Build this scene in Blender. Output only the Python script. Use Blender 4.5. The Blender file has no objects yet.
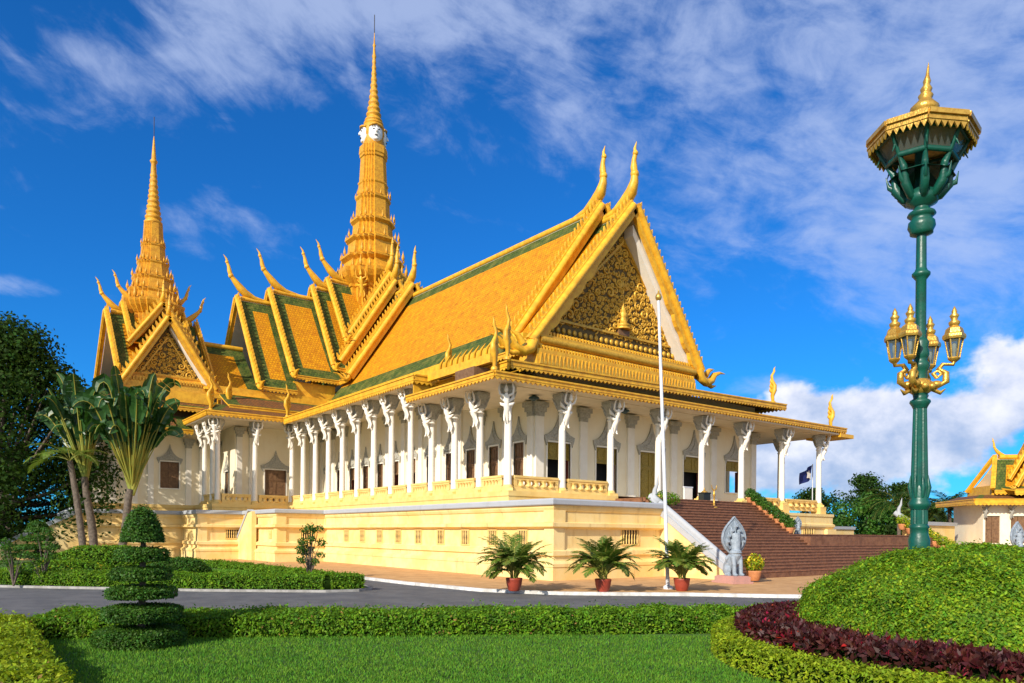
import bpy, bmesh, math, random
import numpy as np
from mathutils import Vector, Matrix
R_ = math.radians
random.seed(7); rng = np.random.default_rng(7)
S = bpy.context.scene
COL = S.collection

# ------------------------------------------------------------------ camera
CAMP = Vector((-24.31, -28.481, 2.412)); HD = 0.92072; ROLL = -0.008; FOC = 737.17
Fv = Vector((math.cos(HD), math.sin(HD), 0)); Rv = Vector((math.sin(HD), -math.cos(HD), 0)); Uv = Vector((0, 0, 1))
cd = bpy.data.cameras.new('camera'); cam = bpy.data.objects.new('camera', cd); COL.objects.link(cam)
rx = math.cos(ROLL) * Rv - math.sin(ROLL) * Uv; uy = math.sin(ROLL) * Rv + math.cos(ROLL) * Uv
cam.matrix_world = Matrix((( rx.x, uy.x, -Fv.x, CAMP.x), (rx.y, uy.y, -Fv.y, CAMP.y), (rx.z, uy.z, -Fv.z, CAMP.z), (0, 0, 0, 1)))
cd.sensor_width = 36; cd.lens = FOC / 1024 * 36; cd.shift_y = (534.07 - 341.5) / 1024
cd.clip_start = 0.1; cd.clip_end = 5000
S.camera = cam
def GP(d, r, z=0.0):
    "point d metres ahead of the viewpoint and r metres to its right"
    p = CAMP + Fv * d + Rv * r; return Vector((p.x, p.y, z))

# ------------------------------------------------------------------ sun, sky, exposure
SUN_AZ = R_(21); SUN_EL = R_(29)
to_sun = Vector((-math.cos(SUN_AZ) * math.cos(SUN_EL), -math.sin(SUN_AZ) * math.cos(SUN_EL), math.sin(SUN_EL)))
sl = bpy.data.lights.new('sun', 'SUN'); sl.energy = 4.6; sl.angle = R_(0.5); sl.color = (1.0, 0.92, 0.80)
so = bpy.data.objects.new('sun', sl); COL.objects.link(so)
so.rotation_euler = to_sun.to_track_quat('Z', 'Y').to_euler()
S.view_settings.view_transform = 'Standard'; S.view_settings.look = 'None'
S.view_settings.exposure = 0.32; S.view_settings.gamma = 1.0; S.view_settings.use_curve_mapping = False

W = bpy.data.worlds.new('World'); S.world = W; W.use_nodes = True
nt = W.node_tree; nt.nodes.clear()
def N(t, typ, **kw):
    n = t.nodes.new(typ)
    for k, v in kw.items():
        if k.startswith('i_'): n.inputs[k[2:].replace('_', ' ')].default_value = v
        else: setattr(n, k, v)
    return n
class X:
    "tiny expression wrapper round a float socket"
    def __init__(s, t, sock): s.t, s.s = t, sock
    def op(s, o, b=None, c=None):
        n = s.t.nodes.new('ShaderNodeMath'); n.operation = o
        for i, q in enumerate((s, b, c)):
            if q is None: continue
            if isinstance(q, X): s.t.links.new(q.s, n.inputs[i])
            else: n.inputs[i].default_value = q
        return X(s.t, n.outputs[0])
    def __add__(s, b): return s.op('ADD', b)
    def __sub__(s, b): return s.op('SUBTRACT', b)
    def __mul__(s, b): return s.op('MULTIPLY', b)
    def __truediv__(s, b): return s.op('DIVIDE', b)
def ramp(x, a, b):
    n = x.t.nodes.new('ShaderNodeMapRange'); n.interpolation_type = 'SMOOTHSTEP'
    n.inputs[1].default_value = a; n.inputs[2].default_value = b
    x.t.links.new(x.s, n.inputs[0]); return X(x.t, n.outputs[0])
sky = N(nt, 'ShaderNodeTexSky', sky_type='NISHITA', sun_disc=False, sun_elevation=SUN_EL,
        sun_rotation=math.atan2(to_sun.x, to_sun.y), altitude=0, air_density=1.0, dust_density=0.3, ozone_density=3.0)
tc = N(nt, 'ShaderNodeTexCoord')
def dot(v):
    n = N(nt, 'ShaderNodeVectorMath', operation='DOT_PRODUCT'); nt.links.new(tc.outputs['Generated'], n.inputs[0]); n.inputs[1].default_value = v
    return X(nt, n.outputs['Value'])
df, dr, dz = dot(Fv), dot(Rv), dot(Uv)
az = dr.op('ARCTAN2', df); el = dz.op('ARCSINE')
def comb(a, b, c=0.0):
    n = N(nt, 'ShaderNodeCombineXYZ')
    for i, q in enumerate((a, b, c)):
        if isinstance(q, X): nt.links.new(q.s, n.inputs[i])
        else: n.inputs[i].default_value = q
    return n.outputs[0]
def noise(vec, scale, detail=8, rough=0.6, dist=0.0, lac=2.0):
    n = N(nt, 'ShaderNodeTexNoise'); n.inputs['Scale'].default_value = scale; n.inputs['Detail'].default_value = detail
    n.inputs['Roughness'].default_value = rough; n.inputs['Distortion'].default_value = dist; n.inputs['Lacunarity'].default_value = lac
    nt.links.new(vec, n.inputs['Vector']); return X(nt, n.outputs[0])
def gauss(a0, e0, sa, se, rot=0.0):
    c, s = math.cos(rot), math.sin(rot)
    da, de = az - a0, el - e0
    u = (da * c + de * s) / sa; v = (de * c - da * s) / se
    return (u * u + v * v).op('MULTIPLY', -1.0).op('EXPONENT')
def AE(x, y):
    a = (x - 512) / FOC; e = (534 + (x - 512) * 0.008 - y) / FOC
    return math.atan(a), math.atan2(e, math.sqrt(1 + a * a))
def gp(x, y, wx, wy, rot=0.0):
    a, e = AE(x, y); return gauss(a, e, wx / FOC, wy / FOC, rot)
# streaky high cloud, with masks that say where in the sky it is thick
hv = comb(az * 0.9 - el * 0.5, el * 2.2 + az * 0.75, 0.3)
n1 = noise(hv, 4.2, 12, 0.62, 0.5); n2 = noise(comb(az - el * .4, el * 1.8 + az * .5, 2.0), 15.0, 10, 0.62, 0.4)
m = gp(760, 45, 260, 80, -.1) * 0.38 + gp(730, 190, 130, 60, -.25) * 0.30 + gp(960, 230, 120, 80) * 0.36 + gp(190, 75, 170, 34, .12) * 0.34 \
    + gp(500, 150, 110, 45) * 0.20 + gp(215, 225, 80, 32) * 0.24 + gp(0, 284, 45, 9) * 0.42 + gp(30, 150, 60, 60) * 0.16 + gp(250, 20, 130, 40) * 0.28 + gp(360, 0, 260, 34) * 0.40 \
    + gp(1000, 60, 120, 160) * 0.2 + gp(770, 384, 60, 16) * 0.3
thin = ramp(n1 * 0.85 + n2 * 0.45 + m * 0.85, 0.78, 1.16)
# cumulus low on the right
cv = comb(az, el * 1.25, 5.1)
c1 = noise(cv, 9.0, 12, 0.55, 0.15); c2 = noise(comb(az, el, 9.0), 30.0, 6, 0.55)
mc = gp(845, 425, 72, 42) * 0.62 + gp(760, 425, 70, 40) * 0.42 + gp(985, 415, 80, 34) * 0.46 + gp(1010, 350, 60, 40) * 0.40 + gp(900, 480, 160, 40) * 0.34 + gp(740, 470, 120, 40) * 0.34
cum = ramp(c1 * 1.0 + c2 * 0.22 + mc * 0.80, 0.92, 1.08)
shade = ramp(c1 * 0.5 + noise(comb(az, el * 1.2, 7.7), 7.0, 6, 0.6) * 0.9 + el * 0.9, 0.62, 1.0)
def mixrgb(fac, a, b):
    n = N(nt, 'ShaderNodeMix', data_type='RGBA')
    if isinstance(fac, X): nt.links.new(fac.s, n.inputs[0])
    else: n.inputs[0].default_value = fac
    for i, q in ((6, a), (7, b)):
        if isinstance(q, tuple): n.inputs[i].default_value = (*q, 1)
        else: nt.links.new(q, n.inputs[i])
    return n.outputs[2]
tint = N(nt, 'ShaderNodeMix', data_type='RGBA', blend_type='MULTIPLY'); tint.inputs[0].default_value = 1
nt.links.new(sky.outputs[0], tint.inputs[6]); tint.inputs[7].default_value = (0.10, 0.66, 1.30, 1)
base = mixrgb(thin * 0.62, tint.outputs[2], (4.6, 5.5, 7.8))
ccol = mixrgb(shade, (2.9, 3.9, 6.0), (8.6, 8.5, 9.0))
fin = mixrgb(cum * 0.94, base, ccol)
# unseen bright cloud added behind the viewpoint to fill the shaded fronts
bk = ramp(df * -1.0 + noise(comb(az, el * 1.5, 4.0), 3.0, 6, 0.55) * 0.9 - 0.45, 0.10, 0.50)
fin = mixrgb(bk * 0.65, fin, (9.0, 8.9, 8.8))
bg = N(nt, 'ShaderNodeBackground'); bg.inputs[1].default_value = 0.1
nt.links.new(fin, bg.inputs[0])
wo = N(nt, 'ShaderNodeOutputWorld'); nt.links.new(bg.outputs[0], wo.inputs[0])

# ------------------------------------------------------------------ materials
def mat(name, col, rough=0.6, col2=None, scale=3.0, bump=0.0, bscale=20.0, metal=0.0, spec=0.4, detail=6, stain=None, trans=None, island=0.0, contrast=(0.35, 0.65)):
    m = bpy.data.materials.new(name); m.use_nodes = True; t = m.node_tree
    b = t.nodes['Principled BSDF']; b.inputs['Roughness'].default_value = rough; b.inputs['Metallic'].default_value = metal
    b.inputs['Specular IOR Level'].default_value = spec
    b.inputs['Base Color'].default_value = (*col, 1)
    tcn = N(t, 'ShaderNodeTexCoord'); cur = None
    if col2:
        n = N(t, 'ShaderNodeTexNoise'); n.inputs['Scale'].default_value = scale; n.inputs['Detail'].default_value = detail; n.inputs['Roughness'].default_value = 0.65
        t.links.new(tcn.outputs['Object'], n.inputs['Vector'])
        mr = ramp(X(t, n.outputs[0]), *contrast)
        mx = N(t, 'ShaderNodeMix', data_type='RGBA'); t.links.new(mr.s, mx.inputs[0]); mx.inputs[6].default_value = (*col, 1); mx.inputs[7].default_value = (*col2, 1)
        cur = mx.outputs[2]
    if stain:   # soft vertical weather streaks
        mp = N(t, 'ShaderNodeMapping'); mp.inputs['Scale'].default_value = (1.6, 1.6, 0.28); t.links.new(tcn.outputs['Object'], mp.inputs['Vector'])
        n = N(t, 'ShaderNodeTexNoise'); n.inputs['Scale'].default_value = 1.1; n.inputs['Detail'].default_value = 9; n.inputs['Roughness'].default_value = 0.7
        t.links.new(mp.outputs[0], n.inputs['Vector'])
        mr = ramp(X(t, n.outputs[0]), 0.52, 0.78)
        mx = N(t, 'ShaderNodeMix', data_type='RGBA'); t.links.new((mr * stain[1]).s, mx.inputs[0])
        if cur: t.links.new(cur, mx.inputs[6])
        else: mx.inputs[6].default_value = (*col, 1)
        mx.inputs[7].default_value = (*stain[0], 1); cur = mx.outputs[2]
    if island:
        g = N(t, 'ShaderNodeNewGeometry'); hs = N(t, 'ShaderNodeHueSaturation')
        v = X(t, g.outputs['Random Per Island'])
        t.links.new((v * (2 * island) + (1 - island)).s, hs.inputs['Value'])
        r2 = (v * 7.13).op('FRACT'); t.links.new((r2 * 0.05 + 0.475).s, hs.inputs['Hue'])
        if cur: t.links.new(cur, hs.inputs['Color'])
        else: hs.inputs['Color'].default_value = (*col, 1)
        cur = hs.outputs[0]
    if cur: t.links.new(cur, b.inputs['Base Color'])
    if trans:
        b.inputs['Transmission Weight'].default_value = 0
        tr = N(t, 'ShaderNodeBsdfTranslucent'); tr.inputs[0].default_value = (*trans[0], 1)
        ms = N(t, 'ShaderNodeMixShader'); ms.inputs[0].default_value = trans[1]
        t.links.new(b.outputs[0], ms.inputs[1]); t.links.new(tr.outputs[0], ms.inputs[2])
        t.links.new(ms.outputs[0], t.nodes['Material Output'].inputs[0])
    if bump:
        n = N(t, 'ShaderNodeTexNoise'); n.inputs['Scale'].default_value = bscale; n.inputs['Detail'].default_value = 5
        t.links.new(tcn.outputs['Object'], n.inputs['Vector'])
        bp = N(t, 'ShaderNodeBump'); bp.inputs['Strength'].default_value = bump; bp.inputs['Distance'].default_value = 0.05
        t.links.new(n.outputs[0], bp.inputs['Height']); t.links.new(bp.outputs[0], b.inputs['Normal'])
    return m
def tile_mat(name, c1, c2, mortar, dirt):
    m = bpy.data.materials.new(name); m.use_nodes = True; t = m.node_tree; b = t.nodes['Principled BSDF']
    b.inputs['Roughness'].default_value = 0.6; b.inputs['Specular IOR Level'].default_value = 0.15
    uv = N(t, 'ShaderNodeUVMap'); tcn = N(t, 'ShaderNodeTexCoord')
    br = N(t, 'ShaderNodeTexBrick'); br.offset = 0.5
    br.inputs['Scale'].default_value = 1.0; br.inputs['Brick Width'].default_value = 0.30; br.inputs['Row Height'].default_value = 0.32
    br.inputs['Mortar Size'].default_value = 0.03; br.inputs['Mortar Smooth'].default_value = 0.4; br.inputs['Bias'].default_value = 0.0
    br.inputs['Color1'].default_value = (*c1, 1); br.inputs['Color2'].default_value = (*c2, 1); br.inputs['Mortar'].default_value = (*mortar, 1)
    t.links.new(uv.outputs[0], br.inputs['Vector'])
    n = N(t, 'ShaderNodeTexNoise'); n.inputs['Scale'].default_value = 0.9; n.inputs['Detail'].default_value = 10; n.inputs['Roughness'].default_value = 0.75
    t.links.new(uv.outputs[0], n.inputs['Vector'])
    mr = ramp(X(t, n.outputs[0]), 0.42, 0.72)
    mx = N(t, 'ShaderNodeMix', data_type='RGBA'); t.links.new((mr * 0.8).s, mx.inputs[0]); t.links.new(br.outputs['Color'], mx.inputs[6]); mx.inputs[7].default_value = (*dirt, 1)
    n2 = N(t, 'ShaderNodeTexNoise'); n2.inputs['Scale'].default_value = 3.2; n2.inputs['Detail'].default_value = 6
    t.links.new(uv.outputs[0], n2.inputs['Vector'])
    mr2 = ramp(X(t, n2.outputs[0]), 0.58, 0.70)
    mx2 = N(t, 'ShaderNodeMix', data_type='RGBA'); t.links.new((mr2 * 0.65).s, mx2.inputs[0]); t.links.new(mx.outputs[2], mx2.inputs[6]); mx2.inputs[7].default_value = (*[q * 0.45 for q in dirt], 1)
    t.links.new(mx2.outputs[2], b.inputs['Base Color'])
    sx = N(t, 'ShaderNodeSeparateXYZ'); t.links.new(uv.outputs[0], sx.inputs[0])
    saw = (X(t, sx.outputs[1]) / 0.32).op('FRACT')       # each course overlaps the one below it
    bp = N(t, 'ShaderNodeBump'); bp.inputs['Strength'].default_value = 0.5; bp.inputs['Distance'].default_value = 0.05
    t.links.new((saw * 0.5 + X(t, br.outputs['Fac']) * -0.3 + X(t, n2.outputs[0]) * 1.4).s, bp.inputs['Height']); t.links.new(bp.outputs[0], b.inputs['Normal'])
    return m
M = {}
M['orange'] = tile_mat('orange_roof_tile', (0.74, 0.345, 0.008), (0.58, 0.245, 0.007), (0.36, 0.13, 0.008), (0.42, 0.135, 0.010))
M['green'] = tile_mat('green_roof_tile', (0.080, 0.125, 0.020), (0.040, 0.075, 0.016), (0.02, 0.03, 0.012), (0.24, 0.21, 0.045))
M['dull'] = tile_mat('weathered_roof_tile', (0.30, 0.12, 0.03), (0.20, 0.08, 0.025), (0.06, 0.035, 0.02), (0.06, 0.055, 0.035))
M['gold'] = mat('yellow_gold_paint', (0.82, 0.455, 0.030), 0.45, (0.66, 0.32, 0.02), 2.2, 0.2, 14, stain=((0.36, 0.18, 0.03), 0.5))
M['gild'] = mat('gilded_carving', (0.76, 0.44, 0.05), 0.38, (0.58, 0.30, 0.03), 6, 0.3, 30, metal=0.25)
M['olive'] = mat('carving_ground', (0.095, 0.06, 0.015), 0.7, (0.15, 0.09, 0.02), 6, 0.3, 20)
M['spire'] = mat('spire_gold', (0.74, 0.37, 0.022), 0.5, (0.56, 0.25, 0.015), 3.0, 0.5, 9, stain=((0.40, 0.18, 0.02), 0.4))
M['cream'] = mat('cream_plaster', (0.86, 0.77, 0.57), 0.8, (0.83, 0.72, 0.51), 0.8, 0.06, 30, stain=((0.55, 0.48, 0.36), 0.25))
M['white'] = mat('white_plaster', (0.85, 0.80, 0.70), 0.65, (0.80, 0.74, 0.63), 1.5, 0.05, 30, stain=((0.55, 0.52, 0.46), 0.3))
M['soffit'] = mat('soffit_plaster', (0.72, 0.62, 0.46), 0.8, (0.64, 0.55, 0.40), 1.0)
M['podium'] = mat('yellow_podium_plaster', (0.84, 0.645, 0.30), 0.8, (0.82, 0.56, 0.19), 0.55, 0.12, 25, stain=((0.44, 0.27, 0.11), 0.85))
M['rail'] = mat('yellow_balustrade', (0.82, 0.58, 0.21), 0.75, (0.76, 0.50, 0.15), 1.6, 0.08, 25, stain=((0.55, 0.33, 0.10), 0.4))
M['cap'] = mat('grey_coping', (0.40, 0.42, 0.45), 0.7, (0.38, 0.40, 0.42), 1.5, 0.1, 20, stain=((0.2, 0.2, 0.2), 0.4))
M['grey'] = mat('grey_stucco', (0.32, 0.31, 0.26), 0.75, (0.46, 0.44, 0.38), 9, 0.6, 22)
M['stone'] = mat('statue_paint', (0.33, 0.385, 0.44), 0.6, (0.22, 0.27, 0.32), 5, 0.4, 26, stain=((0.12, 0.14, 0.16), 0.6))
M['pink'] = mat('pink_plinth', (0.52, 0.27, 0.22), 0.75, (0.44, 0.24, 0.20), 3, 0.1, 20)
M['wood'] = mat('brown_shutter', (0.15, 0.075, 0.035), 0.55, (0.22, 0.12, 0.055), 5, 0.2, 20)  # shutter brown, also used as painted shade under the eaves
M['goldleaf'] = mat('gold_door', (0.36, 0.25, 0.035), 0.45, (0.22, 0.15, 0.02), 14, 0.6, 25, metal=0.2)
M['dark'] = mat('dark_interior', (0.012, 0.012, 0.014), 0.9)  # near-black paint standing in for unlit interiors and vent holes
M['redwood'] = mat('red_door_edge', (0.16, 0.04, 0.025), 0.6)
M['stair'] = mat('brown_stair_tile', (0.15, 0.062, 0.030), 0.6, (0.24, 0.11, 0.055), 3.5, 0.15, 18, stain=((0.07, 0.035, 0.025), 0.6))
M['nosing'] = mat('worn_stair_nosing', (0.32, 0.135, 0.07), 0.6, (0.20, 0.085, 0.045), 5, stain=((0.10, 0.05, 0.03), 0.6))  # paler than the stair tile, so step edges stand out
M['asphalt'] = mat('asphalt', (0.095, 0.095, 0.097), 0.9, (0.145, 0.142, 0.138), 0.9, 0.4, 60, detail=12, stain=((0.045, 0.043, 0.04), 0.7))
M['pave'] = mat('orange_paving', (0.62, 0.36, 0.15), 0.8, (0.48, 0.26, 0.10), 1.2, 0.2, 15)
M['kerbgrey'] = mat('grey_kerb', (0.38, 0.37, 0.35), 0.8, (0.25, 0.24, 0.22), 2.5, 0.2, 20, stain=((0.12, 0.12, 0.1), 0.6))
M['kerb'] = mat('white_kerb', (0.76, 0.75, 0.72), 0.7, (0.50, 0.48, 0.44), 2.5, 0.15, 20, stain=((0.25, 0.23, 0.2), 0.6))
M['soil'] = mat('lawn_soil', (0.060, 0.135, 0.016), 0.95, (0.050, 0.10, 0.014), 2, 0.5, 12)
M['grass'] = mat('lawn_grass', (0.085, 0.225, 0.016), 0.75, (0.125, 0.27, 0.020), 0.9, trans=((0.10, 0.26, 0.02), 0.25), island=0.35, spec=0.2)
M['hedgecore'] = mat('hedge_twigs', (0.012, 0.026, 0.004), 1.0, spec=0.0)
M['leafb'] = mat('bright_hedge_leaf', (0.150, 0.290, 0.012), 0.6, (0.070, 0.165, 0.010), 2.6, trans=((0.26, 0.44, 0.012), 0.3), island=0.5, spec=0.2)
M['leafy'] = mat('lime_hedge_leaf', (0.27, 0.36, 0.012), 0.6, (0.16, 0.24, 0.010), 2.6, trans=((0.40, 0.48, 0.012), 0.3), island=0.45, spec=0.2)
M['leafm'] = mat('mid_green_leaf', (0.060, 0.150, 0.014), 0.55, (0.034, 0.095, 0.010), 2.6, trans=((0.12, 0.26, 0.015), 0.25), island=0.5, spec=0.25)
M['leafd'] = mat('dark_tree_leaf', (0.030, 0.066, 0.008), 0.7, (0.018, 0.045, 0.006), 2.6, trans=((0.06, 0.12, 0.008), 0.25), island=0.5, spec=0.12)
M['palml'] = mat('palm_leaf', (0.095, 0.185, 0.020), 0.45, (0.14, 0.17, 0.025), 2.6, trans=((0.16, 0.27, 0.02), 0.3), island=0.4, spec=0.4)
M['banana'] = mat('paddle_leaf', (0.022, 0.075, 0.016), 0.38, (0.035, 0.10, 0.02), 1.5, trans=((0.05, 0.15, 0.015), 0.2), spec=0.5)
M['stalk'] = mat('leaf_stalk', (0.22, 0.26, 0.045), 0.5, (0.30, 0.24, 0.03), 1.2)
M['redleaf'] = mat('maroon_leaf', (0.072, 0.013, 0.010), 0.5, (0.035, 0.010, 0.010), 2.6, trans=((0.22, 0.02, 0.015), 0.15), island=0.6, spec=0.25)
M['redtip'] = mat('scarlet_leaf', (0.34, 0.012, 0.02), 0.4, trans=((0.5, 0.02, 0.03), 0.2), island=0.4)
M['dryleaf'] = mat('dry_leaf', (0.26, 0.15, 0.05), 0.8, island=0.5, spec=0.1)
M['flower'] = mat('yellow_flower', (0.75, 0.52, 0.02), 0.6, trans=((0.8, 0.6, 0.03), 0.3), island=0.3)
M['bark'] = mat('palm_bark', (0.17, 0.13, 0.10), 0.9, (0.09, 0.07, 0.055), 6, 0.6, 12)
M['terra'] = mat('red_clay_pot', (0.36, 0.055, 0.028), 0.5, (0.28, 0.045, 0.025), 6, 0.1, 20)
M['clay'] = mat('orange_clay_pot', (0.58, 0.24, 0.09), 0.7, (0.46, 0.18, 0.07), 5, 0.1, 20)
M['lampg'] = mat('green_lamp_enamel', (0.004, 0.092, 0.060), 0.38, (0.007, 0.066, 0.045), 4, 0.12, 18, spec=0.5, stain=((0.10, 0.16, 0.13), 0.2))
M['lampgold'] = mat('lamp_gilding', (0.66, 0.40, 0.075), 0.32, (0.50, 0.27, 0.045), 7, 0.2, 25, metal=0.55)
M['steel'] = mat('white_pole_paint', (0.72, 0.73, 0.75), 0.4, (0.62, 0.63, 0.66), 3)
M['flag'] = mat('blue_flag_cloth', (0.012, 0.025, 0.14), 0.8, (0.02, 0.035, 0.18), 2, trans=((0.02, 0.04, 0.2), 0.2))
M['whitep'] = mat('white_face_paint', (0.82, 0.80, 0.78), 0.5)
M['ink'] = mat('dark_feature_paint', (0.05, 0.045, 0.05), 0.6)
M['blackbox'] = mat('black_box_paint', (0.02, 0.025, 0.02), 0.5)
M['globe'] = mat('blue_green_shade', (0.03, 0.07, 0.08), 0.4)
def glass_mat():
    m = bpy.data.materials.new('lamp_glass'); m.use_nodes = True; t = m.node_tree; b = t.nodes['Principled BSDF']
    b.inputs['Base Color'].default_value = (0.10, 0.125, 0.115, 1); b.inputs['Roughness'].default_value = 0.15
    tr = N(t, 'ShaderNodeBsdfTransparent'); ms = N(t, 'ShaderNodeMixShader'); ms.inputs[0].default_value = 0.45
    tr.inputs[0].default_value = (0.85, 0.92, 0.95, 1)
    t.links.new(b.outputs[0], ms.inputs[1]); t.links.new(tr.outputs[0], ms.inputs[2]); t.links.new(ms.outputs[0], t.nodes['Material Output'].inputs[0])
    return m
M['glass'] = glass_mat()

# ------------------------------------------------------------------ mesh building
class MB:
    def __init__(s): s.v, s.f, s.mi, s.uv, s.mats = [], [], [], [], []
    def mid(s, m):
        m = M[m] if isinstance(m, str) else m
        if m not in s.mats: s.mats.append(m)
        return s.mats.index(m)
    def add(s, vs, fs, m, uvs=None, smooth=False):
        o = len(s.v); s.v += [tuple(p) for p in vs]; k = s.mid(m)
        for i, f in enumerate(fs):
            s.f.append(tuple(o + q for q in f)); s.mi.append((k, smooth)); s.uv.append(uvs[i] if uvs else None)
        return s
    def box(s, lo, hi, m, mat4=None):
        x0, y0, z0 = lo; x1, y1, z1 = hi
        vs = [Vector(p) for p in ((x0, y0, z0), (x1, y0, z0), (x1, y1, z0), (x0, y1, z0), (x0, y0, z1), (x1, y0, z1), (x1, y1, z1), (x0, y1, z1))]
        if mat4: vs = [mat4 @ p for p in vs]
        return s.add(vs, [(0, 3, 2, 1), (4, 5, 6, 7), (0, 1, 5, 4), (1, 2, 6, 5), (2, 3, 7, 6), (3, 0, 4, 7)], m)
    def beam(s, a, b, w, h, m, up=Vector((0, 0, 1))):
        a, b = Vector(a), Vector(b); d = (b - a).normalized(); sd = d.cross(up).normalized(); u = sd.cross(d)
        vs = [p + sd * (i * w / 2) + u * (j * h / 2) for p in (a, b) for i, j in ((-1, -1), (1, -1), (1, 1), (-1, 1))]
        return s.add(vs, [(3, 2, 1, 0), (4, 5, 6, 7), (0, 1, 5, 4), (1, 2, 6, 5), (2, 3, 7, 6), (3, 0, 4, 7)], m)
    def loft(s, rings, m, closed=True, caps=True, smooth=True):
        n = len(rings[0]); vs = [p for r in rings for p in r]; fs = []
        for i in range(len(rings) - 1):
            for j in range(n if closed else n - 1):
                k = (j + 1) % n
                fs.append((i * n + j, i * n + k, (i + 1) * n + k, (i + 1) * n + j))
        s.add(vs, fs, m, smooth=smooth)
        if caps: s.add(rings[0], [tuple(range(n))[::-1]], m); s.add(rings[-1], [tuple(range(n))], m)
        return s
    def tube(s, pts, rad, m, n=8, caps=True, flat=(1, 1)):
        pts = [Vector(p) for p in pts]
        if not hasattr(rad, '__len__'): rad = [rad] * len(pts)
        rings = []; ref = None
        for i, p in enumerate(pts):
            t = (pts[min(i + 1, len(pts) - 1)] - pts[max(i - 1, 0)]).normalized()
            if ref is None: ref = t.orthogonal().normalized() if abs(t.z) > .9 else Vector((0, 0, 1)).cross(t).normalized()
            ref = (ref - t * ref.dot(t)).normalized(); b = t.cross(ref)
            rings.append([p + ref * (math.cos(a) * rad[i] * flat[0]) + b * (math.sin(a) * rad[i] * flat[1]) for a in [2 * math.pi * k / n for k in range(n)]])
        return s.loft(rings, m, caps=caps)
    def lathe(s, prof, m, c=(0, 0, 0), n=16, smooth=True, caps=True, ph=0.0):
        c = Vector(c)
        return s.loft([[c + Vector((r * math.cos(ph + 2 * math.pi * k / n), r * math.sin(ph + 2 * math.pi * k / n), z)) for k in range(n)] for r, z in prof], m, smooth=smooth, caps=caps)
    def ball(s, c, r, m, n=10, rz=None, rot=None):
        c = Vector(c); r = Vector(r) if hasattr(r, '__len__') else Vector((r, r, r)); rings = []
        for i in range(n + 1):
            a = -math.pi / 2 + math.pi * i / n; q = max(math.cos(a), 0.02)
            ring = [Vector((q * math.cos(b) * r.x, q * math.sin(b) * r.y, math.sin(a) * r.z)) for b in [2 * math.pi * k / (n + 2) for k in range(n + 2)]]
            if rot: ring = [rot @ p for p in ring]
            rings.append([c + p for p in ring])
        return s.loft(rings, m)
    def prism(s, poly, fn, t0, t1, m, smooth=False):
        "polygon (list of 2D) mapped by fn(x, y, t) and extruded from t0 to t1"
        n = len(poly); vs = [fn(x, y, t0) for x, y in poly] + [fn(x, y, t1) for x, y in poly]
        fs = [tuple(range(n))[::-1], tuple(range(n, 2 * n))] + [(i, (i + 1) % n, n + (i + 1) % n, n + i) for i in range(n)]
        return s.add(vs, fs, m, smooth=smooth)
    def build(s, name, parent=None, loc=None, fix=True):
        me = bpy.data.meshes.new(name); me.from_pydata(s.v, [], s.f)
        for m in s.mats: me.materials.append(m)
        me.polygons.foreach_set('material_index', [k for k, _ in s.mi]); me.polygons.foreach_set('use_smooth', [q for _, q in s.mi])
        if any(u is not None for u in s.uv):
            ul = me.uv_layers.new(name='UVMap'); flat = []
            for f, u in zip(s.f, s.uv): flat += [c for q in (u or [(0, 0)] * len(f)) for c in q]
            ul.data.foreach_set('uv', flat)
        if fix:
            bm = bmesh.new(); bm.from_mesh(me); bmesh.ops.recalc_face_normals(bm, faces=bm.faces); bm.to_mesh(me); bm.free()
        me.update(); o = bpy.data.objects.new(name, me); COL.objects.link(o)
        if parent: o.parent = parent
        if loc: o.location = loc
        return o
def thing(name, label, cat, loc=(0, 0, 0), rz=0.0, group=None):
    o = bpy.data.objects.new(name, None); COL.objects.link(o); o.empty_display_size = 0.3
    o.location = loc; o.rotation_euler = (0, 0, rz); return tag(o, label, cat, group)
def tag(o, label, cat, group=None, kind=None):
    o['label'] = label; o['category'] = cat
    if group: o['group'] = group
    if kind: o['kind'] = kind
    return o
def struct(o): o['kind'] = 'structure'; return o
def dup(root, parent=None, loc=None, rz=None, scale=None):
    c = root.copy(); COL.objects.link(c)
    if parent: c.parent = parent
    if loc is not None: c.location = loc
    if rz is not None: c.rotation_euler = (0, 0, rz)
    if scale is not None: c.scale = (scale,) * 3
    for ch in list(root.children): dup(ch, c)
    return c
def lerp(a, b, t): return Vector(a) * (1 - t) + Vector(b) * t

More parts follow.
